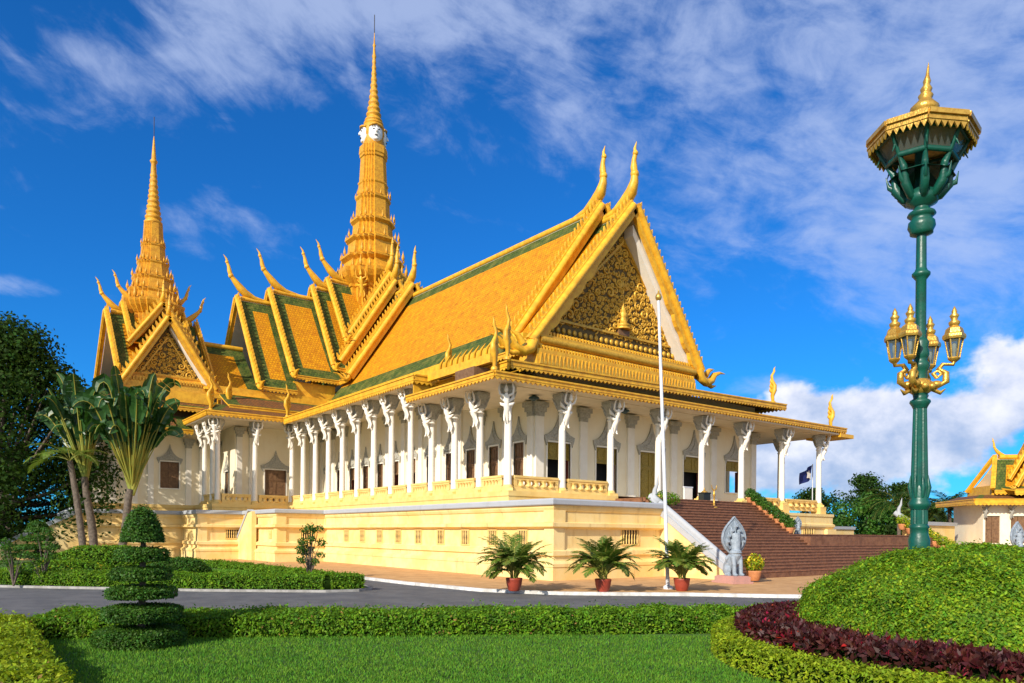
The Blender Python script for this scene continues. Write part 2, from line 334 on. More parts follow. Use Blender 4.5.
# leaf cards: every leaf is a small folded rhombus of its own
def leaves(P, Nn, size, m, tilt=0.7, aspect=0.5, jitter=0.35, core=None, name='foliage', parent=None, extra=None, up=0.0, m2=None, frac2=0.0):
    P = np.asarray(P, float); Nn = np.asarray(Nn, float); n = len(P)
    d = rng.normal(size=(n, 3)); d -= (d * Nn).sum(1, keepdims=True) * Nn; d /= np.linalg.norm(d, axis=1, keepdims=True) + 1e-9
    ax = d + Nn * rng.uniform(-0.1, tilt, (n, 1)) + np.array([0, 0, up]); ax /= np.linalg.norm(ax, axis=1, keepdims=True)
    sd = np.cross(ax, Nn + rng.normal(size=(n, 3)) * 0.5); sd /= np.linalg.norm(sd, axis=1, keepdims=True) + 1e-9
    nr = np.cross(sd, ax)
    L = size * rng.uniform(1 - jitter, 1 + jitter, (n, 1)); w = L * aspect
    q = P - ax * L * 0.3
    V = np.stack([q, q + ax * L * .5 + sd * w * .5 + nr * w * .12, q + ax * L, q + ax * L * .5 - sd * w * .5 + nr * w * .12], 1).reshape(-1, 3)
    Fq = np.arange(4 * n).reshape(n, 4)
    me = bpy.data.meshes.new(name)
    cv, cf = (np.zeros((0, 3)), [])
    mats = [M[m]]
    if core is not None: cv = np.array(core.v); cf = core.f
    nv = len(V) + len(cv); me.vertices.add(nv); me.vertices.foreach_set('co', np.concatenate([V, cv]).ravel() if len(cv) else V.ravel())
    loops = list(Fq.ravel()); starts = list(range(0, 4 * n, 4)); mi = np.zeros(n, int)
    if m2: mi[rng.random(n) < frac2] = 1
    mi = list(mi)
    me.materials.append(M[m])
    if m2: me.materials.append(M[m2])
    if core is not None:
        k = len(me.materials); me.materials.append(core.mats[0])
        for f in cf: starts.append(len(loops)); loops += [len(V) + i for i in f]; mi.append(k)
    me.loops.add(len(loops)); me.loops.foreach_set('vertex_index', loops)
    me.polygons.add(len(starts)); me.polygons.foreach_set('loop_start', starts); me.polygons.foreach_set('material_index', mi)
    me.update(calc_edges=True); me.validate()
    o = bpy.data.objects.new(name, me); COL.objects.link(o)
    if parent: o.parent = parent
    return o

# ================================================================== ground, road, paving
def sheet(name, poly, z, m, skirt=0.0, sub=None):
    mb = MB(); n = len(poly); vs = [(x, y, z) for x, y in poly]
    mb.add(vs, [tuple(range(n))], m)
    if skirt:
        mb.add(vs + [(x, y, z - skirt) for x, y in poly], [(i, (i + 1) % n, n + (i + 1) % n, n + i) for i in range(n)], m)
    return struct(mb.build(name))
sheet('ground', [(-1500, -1500), (1500, -1500), (1500, 1500), (-1500, 1500)], 0.0, 'soil')
a0, a1 = GP(19.0, -60), GP(18.4, 60); b1, b0 = (70, -20), (-60, 60)
sheet('road', [(a0.x, a0.y), (a1.x, a1.y), (70, -60), (60, -14), (20, -9), (10, 30), (-30, 60), (-70, 60)], 0.004, 'asphalt')
PV = [(-7.9, 60), (-7.9, 12), (-7.25, 6.6), (-7.25, 2.0), (-6.7, -3.3), (-5.0, -6.25), (-3.0, -7.9), (-1.0, -9.3), (0.9, -11.3), (3.2, -13.4), (9, -15.5), (60, -17.5), (60, 60)]
sheet('pavement', PV, 0.13, 'pave')
def strip(name, pts, w, z0, z1, m):
    mb = MB()
    L = []
    for i, p in enumerate(pts):
        p = Vector((*p, 0)); a = Vector((*pts[max(i - 1, 0)], 0)); b = Vector((*pts[min(i + 1, len(pts) - 1)], 0)); d = (b - a).normalized()
        nn = Vector((-d.y, d.x, 0)); L.append((p - nn * w / 2, p + nn * w / 2))
    rings = [[Vector((l.x, l.y, z0)), Vector((r.x, r.y, z0)), Vector((r.x, r.y, z1)), Vector((l.x, l.y, z1))] for l, r in L]
    mb.loft(rings, m, smooth=False); return struct(mb.build(name))
strip('kerb', PV[:-1], 0.22, 0.0, 0.136, 'kerb')
IS = [(-40, 25), (-26.5, 13.0), (-22.7, 9.2), (-19.4, 5.9), (-16.3, 2.7), (-12.3, -0.35), (-11.0, -0.55), (-10.1, 0.1), (-9.7, 1.6), (-9.5, 12), (-11, 28), (-20, 40), (-40, 50)]
sheet('garden_island', IS, 0.09, 'soil')
strip('kerb', IS[:9], 0.14, 0.0, 0.10, 'kerbgrey')

# ================================================================== roof kit
def slope(mb, r0, r1, e0, e1, bt=1.0, bb=0.9, bs=(1.2, 1.2), sag=0.25, th=0.16, mats=('orange', 'green'), under='soffit'):
    r0, r1, e0, e1 = map(Vector, (r0, r1, e0, e1))
    Lr = max((r1 - r0).length, (e1 - e0).length); H = ((e0 - r0).length + (e1 - r1).length) / 2
    us = [0.0]; us += [bs[0] / Lr] if bs[0] else []
    us += [1 - bs[1] / Lr] if bs[1] else []; us.append(1.0)
    v0, v1 = bt / H, 1 - bb / H
    vs_ = [0.0] + ([v0] if bt else []) + [v0 + (v1 - v0) * k / 6 for k in range(1, 6)] + ([v1] if bb else []) + [1.0]
    nn = (r1 - r0).cross(e0 - r0).normalized()
    if nn.z < 0: nn = -nn
    def P(u, v):
        p = lerp(lerp(r0, r1, u), lerp(e0, e1, u), v); p.z -= sag * 4 * v * (1 - v); return p
    nu, nv = len(us), len(vs_)
    top = [P(u, v) for v in vs_ for u in us]; bot = [p - nn * th for p in top]
    for j in range(nv - 1):
        for i in range(nu - 1):
            edge = (bt and j == 0) or (bb and j == nv - 2) or (bs[0] and i == 0) or (bs[1] and i == nu - 2)
            q = [j * nu + i, j * nu + i + 1, (j + 1) * nu + i + 1, (j + 1) * nu + i]
            uv = [(us[k % nu] * Lr, vs_[k // nu] * H) for k in q]
            mb.add([top[k] for k in q], [(0, 1, 2, 3)], mats[1] if edge else mats[0], [uv])
            mb.add([bot[k] for k in q], [(3, 2, 1, 0)], under)
    rim = [i for i in range(nu)] + [j * nu + nu - 1 for j in range(1, nv)] + [(nv - 1) * nu + i for i in range(nu - 2, -1, -1)] + [j * nu for j in range(nv - 2, 0, -1)]
    k = len(rim)
    mb.add([top[i] for i in rim] + [bot[i] for i in rim], [(i, (i + 1) % k, k + (i + 1) % k, k + i) for i in range(k)], 'gold')
    return mb
def fascia(mb, a, b, h=0.36, th=0.1, pitch=0.34, tooth=0.14, m='gold', lip=True):
    a, b = Vector(a), Vector(b); L = (b - a).length; d = (b - a) / L; n = max(1, int(L / pitch)); p = L / n
    sd = d.cross(Vector((0, 0, 1))).normalized() * (th / 2)
    hb = h - tooth
    for i in range(n):
        c = [a + d * (i * p), a + d * ((i + 1) * p), a + d * ((i + 1) * p) - Vector((0, 0, hb)), a + d * ((i + .72) * p) - Vector((0, 0, hb + tooth * .55)), a + d * ((i + .5) * p) - Vector((0, 0, h)), a + d * ((i + .28) * p) - Vector((0, 0, hb + tooth * .55)), a + d * (i * p) - Vector((0, 0, hb))]
        k = len(c)
        mb.add([q + sd for q in c] + [q - sd for q in c], [tuple(range(k)), tuple(range(2 * k - 1, k - 1, -1))] + [(j, (j + 1) % k, k + (j + 1) % k, k + j) for j in range(2, k - 1)], m)
    if lip:
        mb.beam(a + Vector((0, 0, .035)), b + Vector((0, 0, .035)), th + 0.12, 0.09, m)
        mb.beam(a - Vector((0, 0, hb * .72)), b - Vector((0, 0, hb * .72)), th + 0.05, 0.05, m)
def barge(mb, apex, foot, outv, w=0.8, th=0.34, pitch=0.52, tooth=0.42, curl=1.0, wavy=False, white=False):
    apex, foot, o = Vector(apex), Vector(foot), Vector(outv)
    d = (foot - apex); L = d.length; d /= L
    n = o.cross(d).normalized()
    if n.z < 0: n = -n
    def fn(s, t, k): return apex + d * s + n * t + o * k
    K = max(8, int(L / 0.45))
    for i in range(K):
        s0, s1 = L * i / K, L * (i + 1) / K
        wv = lambda s: (-w / 2 - (0.22 * abs(math.sin(s * 1.9)) if wavy and s > L * .45 else 0))
        mb.prism([(s0, wv(s0)), (s1, wv(s1)), (s1, w / 2), (s0, w / 2)], fn, -th / 2, th / 2, 'gold')
    mb.tube([fn(s, w * .12, th / 2) for s in (0.2, L * .5, L)], w * .28, 'gold', 8)
    k = int(L / pitch)
    for i in range(k):
        s = (i + .3) * pitch
        mb.prism([(s, w / 2 - .05), (s + pitch * .62, w / 2 - .05), (s + pitch * .25, w / 2 + tooth * .6), (s - pitch * .22, w / 2 + tooth)], fn, -th * .22, th * .22, 'gold')
    if curl:
        c = curl
        mb.tube([fn(L - .2, 0, 0), fn(L + .35 * c, -.12 * c, 0), fn(L + .8 * c, .12 * c, 0), fn(L + .95 * c, .65 * c, 0), fn(L + .8 * c, 1.15 * c, 0), fn(L + .95 * c, 1.7 * c, 0), fn(L + 1.25 * c, 2.15 * c, 0)], [.40 * c, .42 * c, .36 * c, .27 * c, .2 * c, .12 * c, .03], 'gold', 8, flat=(1, .7))
        mb.tube([fn(L + .45 * c, .35 * c, 0), fn(L + .35 * c, .85 * c, 0), fn(L + .5 * c, 1.3 * c, 0)], [.2 * c, .14 * c, .02], 'gold', 6)
        mb.tube([fn(L + .85 * c, .2 * c, 0), fn(L + 1.3 * c, .5 * c, 0), fn(L + 1.45 * c, .95 * c, 0)], [.2 * c, .13 * c, .02], 'gold', 6)
def chofa(mb, base, outv, h=4.3, lean=0.3, r=0.36):
    "slender horn finial at the end of a ridge"
    b, o = Vector(base), Vector(outv); z = Vector((0, 0, 1)); e = lean
    pts = [(-3.2, .05), (-1.7, .22), (-.7, .62), (-.1, 1.15), (.12 + .35 * e, 1.75), (.1 + .8 * e, 2.25), (-.02 + 1.1 * e, 2.75), (-.02 + 1.2 * e, 3.25), (.1 + 1.25 * e, 3.65), (.02 + 1.4 * e, 4.0), (.16 + 1.6 * e, 4.4)]
    rad = [.20, .30, .44, .42, .30, .23, .24, .17, .15, .10, .02]
    k = h / 4.4
    mb.tube([b + o * (x * k) + z * (y * k) for x, y in pts], [q * k * r / .36 for q in rad], 'gold', 9)
    p = b + o * ((.1 + .8 * e) * k) + z * (2.25 * k); mb.ball(p, .30 * k, 'gold', 8)
    p = b + o * ((.1 + 1.25 * e) * k) + z * (3.65 * k); mb.ball(p, .2 * k, 'gold', 6)
def tier(parent, name, ra, rb, fl, fr, outv, lean=0.3, ch=4.3, w=0.8, curl=1.0, sides='LR', bs=(1.3, 1.0), wavy=False, sag=0.25, bt=1.35, bb=1.4, eave=True, tooth=.42):
    "one gabled roof tier: slopes, with bargeboards, ridge, horn finial and eave boards as its own pieces"
    ra, rb, fl, fr = map(Vector, (ra, rb, fl, fr)); sh = rb - ra; sh.z = 0
    mb = MB()
    for f in (fl, fr):
        slope(mb, ra, rb, f, f + sh, bt=bt, bb=bb, bs=bs, sag=sag)
    t = mb.build(name, parent)
    o = Vector(outv)
    for f in (fl, fr):
        b = MB(); barge(b, ra + o * .18 + Vector((0, 0, .25)), f + o * .18 + Vector((0, 0, .15)), outv, w=w, curl=curl, wavy=wavy, tooth=tooth); b.build('bargeboard', t)
        if eave:
            e = MB(); fascia(e, f - Vector((0, 0, .02)), f + sh - Vector((0, 0, .02)), h=.42); e.build('eave_board', t)
    b = MB(); b.tube([rb + Vector((0, 0, .12)), ra + (rb - ra) * .05 + Vector((0, 0, .12))], .27, 'gold', 8); b.build('ridge_cap', t)
    b = MB(); chofa(b, ra + Vector((0, 0, .15)), outv, ch, lean); b.build('finial', t)
    return t

# ================================================================== the hall
hall = thing('palace_hall', 'large golden-roofed palace hall with two tapering spires, white columns and a yellow podium', 'palace', (0, 0, 0))
def part(mb, name, parent=None): return mb.build(name, parent or hall)

# podium: a moulded profile swept round the stepped plan
PROF = [(.32, 0), (.32, .78), (.36, .80), (.36, .95), (.10, 1.10), (.10, 1.32), (.22, 1.36), (.22, 1.58), (.03, 1.66), (0, 1.72), (0, 2.68), (.10, 2.72), (.30, 2.80), (.30, 2.98), (.07, 3.04), (.07, 3.55), (.14, 3.60), (.20, 3.74), (.20, 3.88)]
def sweep(mb, path, prof, m, close_ends=True):
    n = len(path); P = [Vector((*p, 0)) for p in path]; rings = []
    for i in range(n):
        ds = []
        if i > 0: ds.append((P[i] - P[i - 1]).normalized())
        if i < n - 1: ds.append((P[i + 1] - P[i]).normalized())
        ns = [Vector((-d.y, d.x, 0)) for d in ds]
        mt = sum(ns, Vector()); mt.normalize(); mt /= max(0.3, mt.dot(ns[0]))
        rings.append([P[i] + mt * o + Vector((0, 0, z)) for o, z in prof])
    mb.loft(rings, m, closed=False, caps=False, smooth=False)
# walking with the outside on the left hand
PATH = [(33.2, 66), (33.2, 3.2), (19.0, 3.2)]
PATHL = [(7.4, -0.6), (-0.5, -0.6), (-0.5, 27.4), (-4.4, 27.4), (-4.4, 35.4), (-8.1, 35.4), (-8.1, 40.6), (-15.5, 40.6), (-15.5, 62)]
mb = MB()
PL = PATHL[::-1] ; PL = [(x, y) for x, y in PATHL]
def orient(path):   # make sure the offset points away from the building centre
    a, b = Vector((*path[0], 0)), Vector((*path[1], 0)); d = b - a; nn = Vector((-d.y, d.x, 0)); c = Vector((14, 30, 0))
    return path if nn.dot(c - a) < 0 else path[::-1]
PATHL = orient(PATHL)
sweep(mb, PATHL, PROF, 'podium')
poly = [p for p in PATHL]
top = [(7.4, 3.4), (7.4, -.6), (-.5, -.6), (-.5, 27.4), (-4.4, 27.4), (-4.4, 35.4), (-8.1, 35.4), (-8.1, 40.6), (-15.5, 40.6), (-15.5, 62), (33.0, 62), (33.0, 3.4)]
mb.add([(x, y, 3.87) for x, y in top], [tuple(range(len(top)))], 'podium')
for (x, y, dx, dy) in [(-.5, -.6, 1, 1), (-.5, 27.4, 1, 1), (-4.4, 27.4, 1, 1), (-4.4, 35.4, 1, 1), (-8.1, 35.4, 1, 1), (-8.1, 40.6, 1, 1)]:
    mb.box((x - .11, y - .11, 1.62), (x + 0.62, y + 0.62, 2.80), 'podium'); mb.box((x - .16, y - .16, 3.03), (x + .62, y + .62, 3.62), 'podium')
pod = part(mb, 'podium')
mb = MB(); sweep(mb, PATHL, [(-.1, 3.87), (.30, 3.87), (.34, 3.92), (.34, 4.12), (.28, 4.2), (-.9, 4.2)], 'cap'); mb.build('coping', pod)
# podium vents
def vent(c, d, n, w=0.74, h=0.80, dark=False):
    c, d, n = Vector(c), Vector(d), Vector(n); z = Vector((0, 0, 1)); m4 = Matrix(((d.x, n.x, 0, c.x), (d.y, n.y, 0, c.y), (0, 0, 1, c.z), (0, 0, 0, 1)))
    mb = MB(); t = .07
    for lo, hi in (((-w / 2 - t, 0, -h / 2 - t), (-w / 2, .05, h / 2 + t)), ((w / 2, 0, -h / 2 - t), (w / 2 + t, .05, h / 2 + t)), ((-w / 2, 0, h / 2), (w / 2, .05, h / 2 + t)), ((-w / 2, 0, -h / 2 - t), (w / 2, .05, -h / 2))): mb.box(lo, hi, 'rail', m4)
    o = mb.build('vent', hall)
    mb = MB(); mb.box((-w / 2, .002, -h / 2), (w / 2, .012, h / 2), 'dark', m4); mb.build('vent_opening', o)  # near-black sheet on the wall paints the shade of a hole
    mb = MB(); k = 4 if w < .8 else 6
    for i in range(k):
        x = -w / 2 + w * (i + .5) / k
        mb.lathe([(.028, -h / 2), (.042, -h / 4), (.025, 0), (.042, h / 4), (.028, h / 2)], 'rail', m4 @ Vector((x, .045, 0)), 8)
    mb.build('vent_bars', o)
for i in range(9): vent((-.5, 1.9 + 2.7 * i, 2.2), (0, 1, 0), (-1, 0, 0))
vent((4.9, -.6, 2.3), (1, 0, 0), (0, -1, 0), 1.25, .75, True)
vent((-2.0, 27.4, 2.24), (1, 0, 0), (0, -1, 0), 1.1, .7, True); vent((-4.4, 29.0, 2.24), (0, 1, 0), (-1, 0, 0), .5, .5)
vent((-5.4, 35.4, 2.24), (1, 0, 0), (0, -1, 0), 1.1, .7, True)

# plinth and veranda floor
mb = MB()
FL = orient([(8.0, 3.4), (-.32, 3.4), (-.32, 36.0), (-6.9, 36.0), (-6.9, 42), (-14.9, 42), (-14.9, 62)])
sweep(mb, FL, [(0, 4.19), (0, 4.45), (.05, 4.5), (.05, 4.78)], 'rail')
fp = [(20.4, 3.4), (-.32, 3.4), (-.32, 36.0), (-6.9, 36.0), (-6.9, 42), (-14.9, 42), (-14.9, 62), (33, 62), (33, 8.0), (20.4, 8.0)]
mb.add([(x, y, 4.78) for x, y in fp], [tuple(range(len(fp)))], 'cream')
part(mb, 'veranda_floor')

# ---- walls with real openings
def wallrun(mb, p0, p1, z0, z1, ops, m='cream', th=0.45):
    p0, p1 = Vector((*p0, 0)), Vector((*p1, 0)); L = (p1 - p0).length; d = (p1 - p0) / L; n = Vector((d.y, -d.x, 0))   # outside on the right hand
    m4 = Matrix(((d.x, n.x, 0, p0.x), (d.y, n.y, 0, p0.y), (0, 0, 1, 0), (0, 0, 0, 1))); s = 0
    for a, b, zb, zt in sorted(ops):
        mb.box((s, -th, z0), (a, 0, z1), m, m4)
        if zb > z0 + .01: mb.box((a, -th, z0), (b, 0, zb), m, m4)
        mb.box((a, -th, zt), (b, 0, z1), m, m4); s = b
    mb.box((s, -th, z0), (L, 0, z1), m, m4); return m4
def ornament(mb, m4, c, zt, w, h):
    "grey stucco flame-shaped gable over a window"
    half = [(0, 1), (.05, .72), (.13, .50), (.22, .34), (.34, .22), (.5, .15), (.48, .02), (.42, -.18), (.385, .0), (.2, .02), (0, .02)]
    po = [(x, y) for x, y in half] + [(-x, y) for x, y in half[::-1][1:-1]]
    mb.prism([(c + x * w, zt + .1 + y * h) for x, y in po], lambda x, y, t: m4 @ Vector((x, t, y)), 0.002, .12, 'grey')
    mb.prism([(c + x * w * .55, zt + .16 + y * h * .6) for x, y in po[:6] + [(.2, .05), (-.2, .05)] + po[-5:]], lambda x, y, t: m4 @ Vector((x, t, y)), .1, .17, 'grey')
def window(m4, a, b, zb, zt, kind, ow=1.7, oh=1.5):
    mb = MB(); t = .1; w = b - a; c = (a + b) / 2
    for lo, hi in (((a - t, -.1, zb), (a, .06, zt + t)), ((b, -.1, zb), (b + t, .06, zt + t)), ((a, -.1, zt), (b, .06, zt + t))): mb.box(lo, hi, 'white', m4)
    if zb > 5: mb.box((a - t, -.1, zb - t), (b + t, .09, zb), 'white', m4)
    wn = mb.build('window', hall)
    mb = MB(); tr = zb + (zt - zb) * .70; fm, pm = ('goldleaf', 'goldleaf') if kind.startswith('gold') else ('wood', 'wood')
    def leaf(x0, x1, z0, z1, y=-.14):
        mb.box((x0, y - .03, z0), (x1, y, z1), pm, m4)
        for lo, hi in (((x0, y, z0), (x0 + .07, y + .035, z1)), ((x1 - .07, y, z0), (x1, y + .035, z1)), ((x0 + .07, y, z0), (x1 - .07, y + .035, z0 + .1)), ((x0 + .07, y, z1 - .1), (x1 - .07, y + .035, z1))): mb.box(lo, hi, fm, m4)
        k = max(1, round((z1 - z0) / .75))
        for i in range(k):
            zc = z0 + (z1 - z0) * (i + .5) / k; hh = (z1 - z0) / k * .5
            mb.prism([((x0 + x1) / 2 + q * (x1 - x0) * .28, zc + r * hh * .7) for q, r in ((-1, 0), (-.5, -1), (.5, -1), (1, 0), (.5, 1), (-.5, 1))], lambda x, z, t_: m4 @ Vector((x, t_, z)), y, y + .03, fm)
    leaf(a, c, tr + .05, zt); leaf(c, b, tr + .05, zt)
    mb.box((a, -.14, tr - .04), (b, -.06, tr + .05), fm, m4)
    if kind.endswith('closed'): leaf(a, c, zb, tr - .04); leaf(c, b, zb, tr - .04)
    else:
        lf = Matrix.Translation((0, 0, 0))
        mb.box((a + .01, -.6, zb), (a + .06, -.14, tr - .04), 'redwood', m4); mb.box((b - .06, -.6, zb), (b - .01, -.14, tr - .04), 'redwood', m4)
    mb.build('shutter', wn)
    if oh:
        mb = MB(); ornament(mb, m4, c, zt, ow, oh); mb.build('stucco_gable', wn)
    return wn
mb = MB()
WX, WY = 4.0, 6.55
spans = {}
# south wall, walking with the outside on the right hand (towards the front)
bays = [5.4 + 2.68 * i for i in range(1, 13)]
S0 = (WX, 40.0); S1 = (WX, WY + .45)
sops = [(40.0 - (y + .52), 40.0 - (y - .52), 4.78, 8.15) for y in bays if y < 39]
mS = wallrun(mb, S0, S1, 4.78, 12.6, sops)
E0 = (WX, WY); E1 = (26.5, WY)
ec = [5.95, 10.1, 14.4, 19.0, 23.8]
eops = [(c - WX - (.95, .95, 1.1, 1.15, 1.05)[i], c - WX + (.95, .95, 1.1, 1.15, 1.05)[i], 4.6 if i in (2, 3) else (5.75 if i == 4 else 4.78), 8.15) for i, c in enumerate(ec)]
mE = wallrun(mb, E0, E1, 4.3, 12.6, eops)
mN = wallrun(mb, (26.5, WY + .45), (26.5, 44), 4.3, 12.6, [(.55 + 2.68 * i, 1.9 + 2.68 * i, 5.75, 8.15) for i in range(4)])
# porch hall in the angle and the cross wing under the small spire
P0 = (-4.0, 39.6); mP = wallrun(mb, (-4.0, 39.6), (4.0, 39.6), 4.78, 13, [(2.7, 4.7, 5.1, 8.2)])
mQ = wallrun(mb, (-4.0, 44.0), (-4.0, 40.05), 4.78, 13, [(1.5, 2.5, 5.0, 8.0)])
TW0 = (-14.6, 44.0); mT = wallrun(mb, TW0, (-4.0, 44.0), 4.2, 12.6, [(5.3, 6.9, 6.35, 8.75)])
mU = wallrun(mb, (-14.6, 60), (-14.6, 44.45), 4.2, 12.6, [(3, 4.4, 5.2, 8.2), (10, 11.4, 5.2, 8.2)])
part(mb, 'wall')
for i, q in enumerate(sops): window(mS, *q[:3], q[3], 'closed' if i not in (5, 6, 9, 11) else 'open', 1.75, 1.55)
for i, q in enumerate(eops): window(mE, *q[:3], q[3], 'gold_closed' if i == 2 else 'gold_open', 2.9 if i == 2 else 2.5, 1.9)
window(mP, 2.7, 4.7, 5.1, 8.2, 'closed', 2.8, 1.7); window(mQ, 1.5, 2.5, 5.0, 8.0, 'closed', 1.6, 1.3)
window(mT, 5.3, 6.9, 6.35, 8.75, 'closed', 2.2, 1.5)
mb = MB(); mb.box((5.2, 7.6, 4.3), (23.4, 44, 12.5), 'dark'); part(mb, 'inner_room')  # near-black boxes paint the darkness of rooms behind the openings
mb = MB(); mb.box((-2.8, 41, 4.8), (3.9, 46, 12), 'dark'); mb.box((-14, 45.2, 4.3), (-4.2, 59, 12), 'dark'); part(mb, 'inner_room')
# pilasters
def pilaster(m4, s, z0, z1, w=.62, capital=True):
    mb = MB(); mb.box((s - w / 2, 0.002, z0), (s + w / 2, .16, z1 - .9), 'white', m4); mb.box((s - w / 2 - .07, 0.002, z0), (s + w / 2 + .07, .22, z0 + .35), 'white', m4)
    o = mb.build('pilaster', hall)
    mb = MB(); k = 0
    for z, g in ((z1 - .9, .0), (z1 - .62, .1), (z1 - .34, .2)):
        mb.box((s - w / 2 - g - .02, .003, z), (s + w / 2 + g + .02, .18 + g, z + .29), 'grey', m4)
    mb.build('capital', o)
for k in (0.0, 3.95, 8.3, 12.7, 17.2, 22.2): pilaster(mE, k + .3 if k == 0 else k, 4.78, 10.55)
for i in range(13): pilaster(mS, 40.0 - (6.86 if i == 0 else 6.74 + 2.68 * i), 4.78, 11.95 if i > 2 else 10.55, .5)
for s in (.35, 7.2, 1.5): pilaster(mP, s, 4.78, 11.9, .5)
for s in (.4, 1.5, 3.2, 4.5, 7.7, 8.9, 10.1): pilaster(mT, s, 4.2, 11.0, .5, True)

# ceilings (soffits) above the verandas
mb = MB()
mb.box((-1.7, 2.9, 10.62), (33.4, 6.6, 10.74), 'soffit'); mb.box((-1.7, 6.6, 10.62), (4.0, 12.4, 10.74), 'soffit'); mb.box((26.5, 6.6, 10.62), (33.4, 30, 10.74), 'soffit')
mb.box((-1.1, 12.4, 11.98), (4.0, 36.0, 12.1), 'soffit'); mb.box((-7.5, 35.3, 11.98), (3.99, 44.0, 12.1), 'soffit'); mb.box((-15.6, 42.6, 11.05), (-7.5, 44.0, 11.17), 'soffit')
mb.box((-1.15, 12.36, 10.74), (4.0, 12.44, 12.1), 'gold')
mb.box((-.15, 3.85, 10.585), (32.0, 4.15, 10.62), 'soffit')
part(mb, 'veranda_ceiling')
mb = MB()
for x, y in ((3.0, 5.4), (10.4, 5.2), (18.6, 5.2)): mb.lathe([(.05, 10.62), (.3, 10.5), (.34, 10.42), (.1, 10.30), (.02, 10.26)], 'globe', (x, y, 0), 12)
part(mb, 'ceiling_lamps')

# ---- columns: one of each height, then copies
def bracket_mesh(m='white', k=1.0):
    mb = MB(); V = lambda x, y, z: Vector((x * k, y * k, z * k))
    mb.tube([V(.18, 0, -2.15), V(.26, 0, -1.85), V(.36, 0, -1.5), V(.46, 0, -1.22), V(.52, 0, -1.05), V(.60, 0, -.82), V(.66, 0, -.62), V(.70, 0, -.5)], [.03 * k, .085 * k, .13 * k, .19 * k, .13 * k, .17 * k, .12 * k, .06 * k], m, 9)
    mb.ball(V(.75, 0, -.38), .115 * k, m, 8); mb.lathe([(.11 * k, 0), (.08 * k, .1 * k), (.035 * k, .22 * k), (.01, .38 * k)], m, V(.76, 0, -.33), 8)
    for s in (-1, 1):
        mb.tube([V(.63, .13 * s, -.66), V(.66, .36 * s, -.56), V(.74, .40 * s, -.28), V(.80, .34 * s, -.02)], [.075 * k, .06 * k, .055 * k, .035 * k], m, 7)
        mb.tube([V(.48, .1 * s, -1.15), V(.44, .30 * s, -1.1), V(.36, .40 * s, -.98)], [.12 * k, .09 * k, .02], m, 6)
        mb.tube([V(.40, .08 * s, -1.35), V(.30, .17 * s, -1.7), V(.36, .16 * s, -1.95), V(.44, .16 * s, -2.0)], [.09 * k, .065 * k, .05 * k, .03 * k], m, 6)
        mb.tube([V(.50, .12 * s, -.95), V(.30, .30 * s, -.72), V(.22, .34 * s, -.45)], [.05 * k, .11 * k, .02], m, 6)
    return mb
def make_column(name, zb, zt):
    z = zt - zb
    mb = MB()
    mb.box((-.34, -.34, -.01), (.34, .34, .16), 'rail'); mb.lathe([(.32, .16), (.33, .22), (.27, .30), (.25, .34)], 'rail', n=18)
    mb.lathe([(.225, .30), (.215, 1.2), (.205, z * .5), (.185, z - 1.05), (.185, z - .95)], 'white', n=18)
    mb.lathe([(.20, z - 1.22), (.235, z - 1.19), (.235, z - 1.14), (.20, z - 1.11)], 'white', n=18); mb.lathe([(.20, z - 1.02), (.25, z - .99), (.25, z - .93), (.2, z - .9)], 'white', n=18)
    o = mb.build(name, hall)
    mb = MB()
    def sq(h, zz): return [Vector((a * h, b * h, zz)) for a, b in ((-1, -1), (1, -1), (1, 1), (-1, 1))]
    mb.loft([sq(.21, z - .95), sq(.25, z - .7), sq(.24, z - .66), sq(.31, z - .4), sq(.40, z - .16), sq(.41, z - .15), sq(.41, z - .005)], 'grey', smooth=False)
    for q in (-1, 1):
        for r in (-1, 1): mb.tube([(.22 * q, .22 * r, z - .85), (.3 * q, .3 * r, z - .5), (.42 * q, .42 * r, z - .22)], [.05, .07, .02], 'grey', 6)
    mb.build('capital', o)
    br = bracket_mesh(); b = br.build('figure_bracket', o); b.location = (0, 0, z)
    return o
colA = make_column('column', 4.79, 10.58); used = [0, 0]
colB = make_column('column', 4.79, 11.96)
def put(proto, x, y, rz, z=4.79):
    k = 0 if proto is colA else 1
    o = proto if not used[k] else dup(proto, hall); used[k] = 1
    o.location = (x, y, z); o.rotation_euler = (0, 0, rz)
EC = [0.05, 4.0, 7.95, 12.3, 16.7, 21.2, 26.3, 31.5]
SC = [4.0 + 2.70 * i for i in range(13)]
put(colA, EC[0], 4.0, R_(225))
for x in EC[1:7]: put(colA, x, 4.0, R_(270))
put(colA, EC[7], 4.0, R_(315))
for i in (1, 2, 3): put(colA, .05, SC[i], R_(180))
for y in (7.5, 11.2, 15): put(colA, EC[7], y, R_(0))
for i in range(4, 12): put(colB, .05, SC[i], R_(180))
put(colB, .05, 36.4, R_(225)); put(colB, -3.25, 36.4, R_(270)); put(colB, -6.4, 36.4, R_(225)); put(colB, -6.4, 37.9, R_(180)); put(colB, -6.4, 40.4, R_(180))
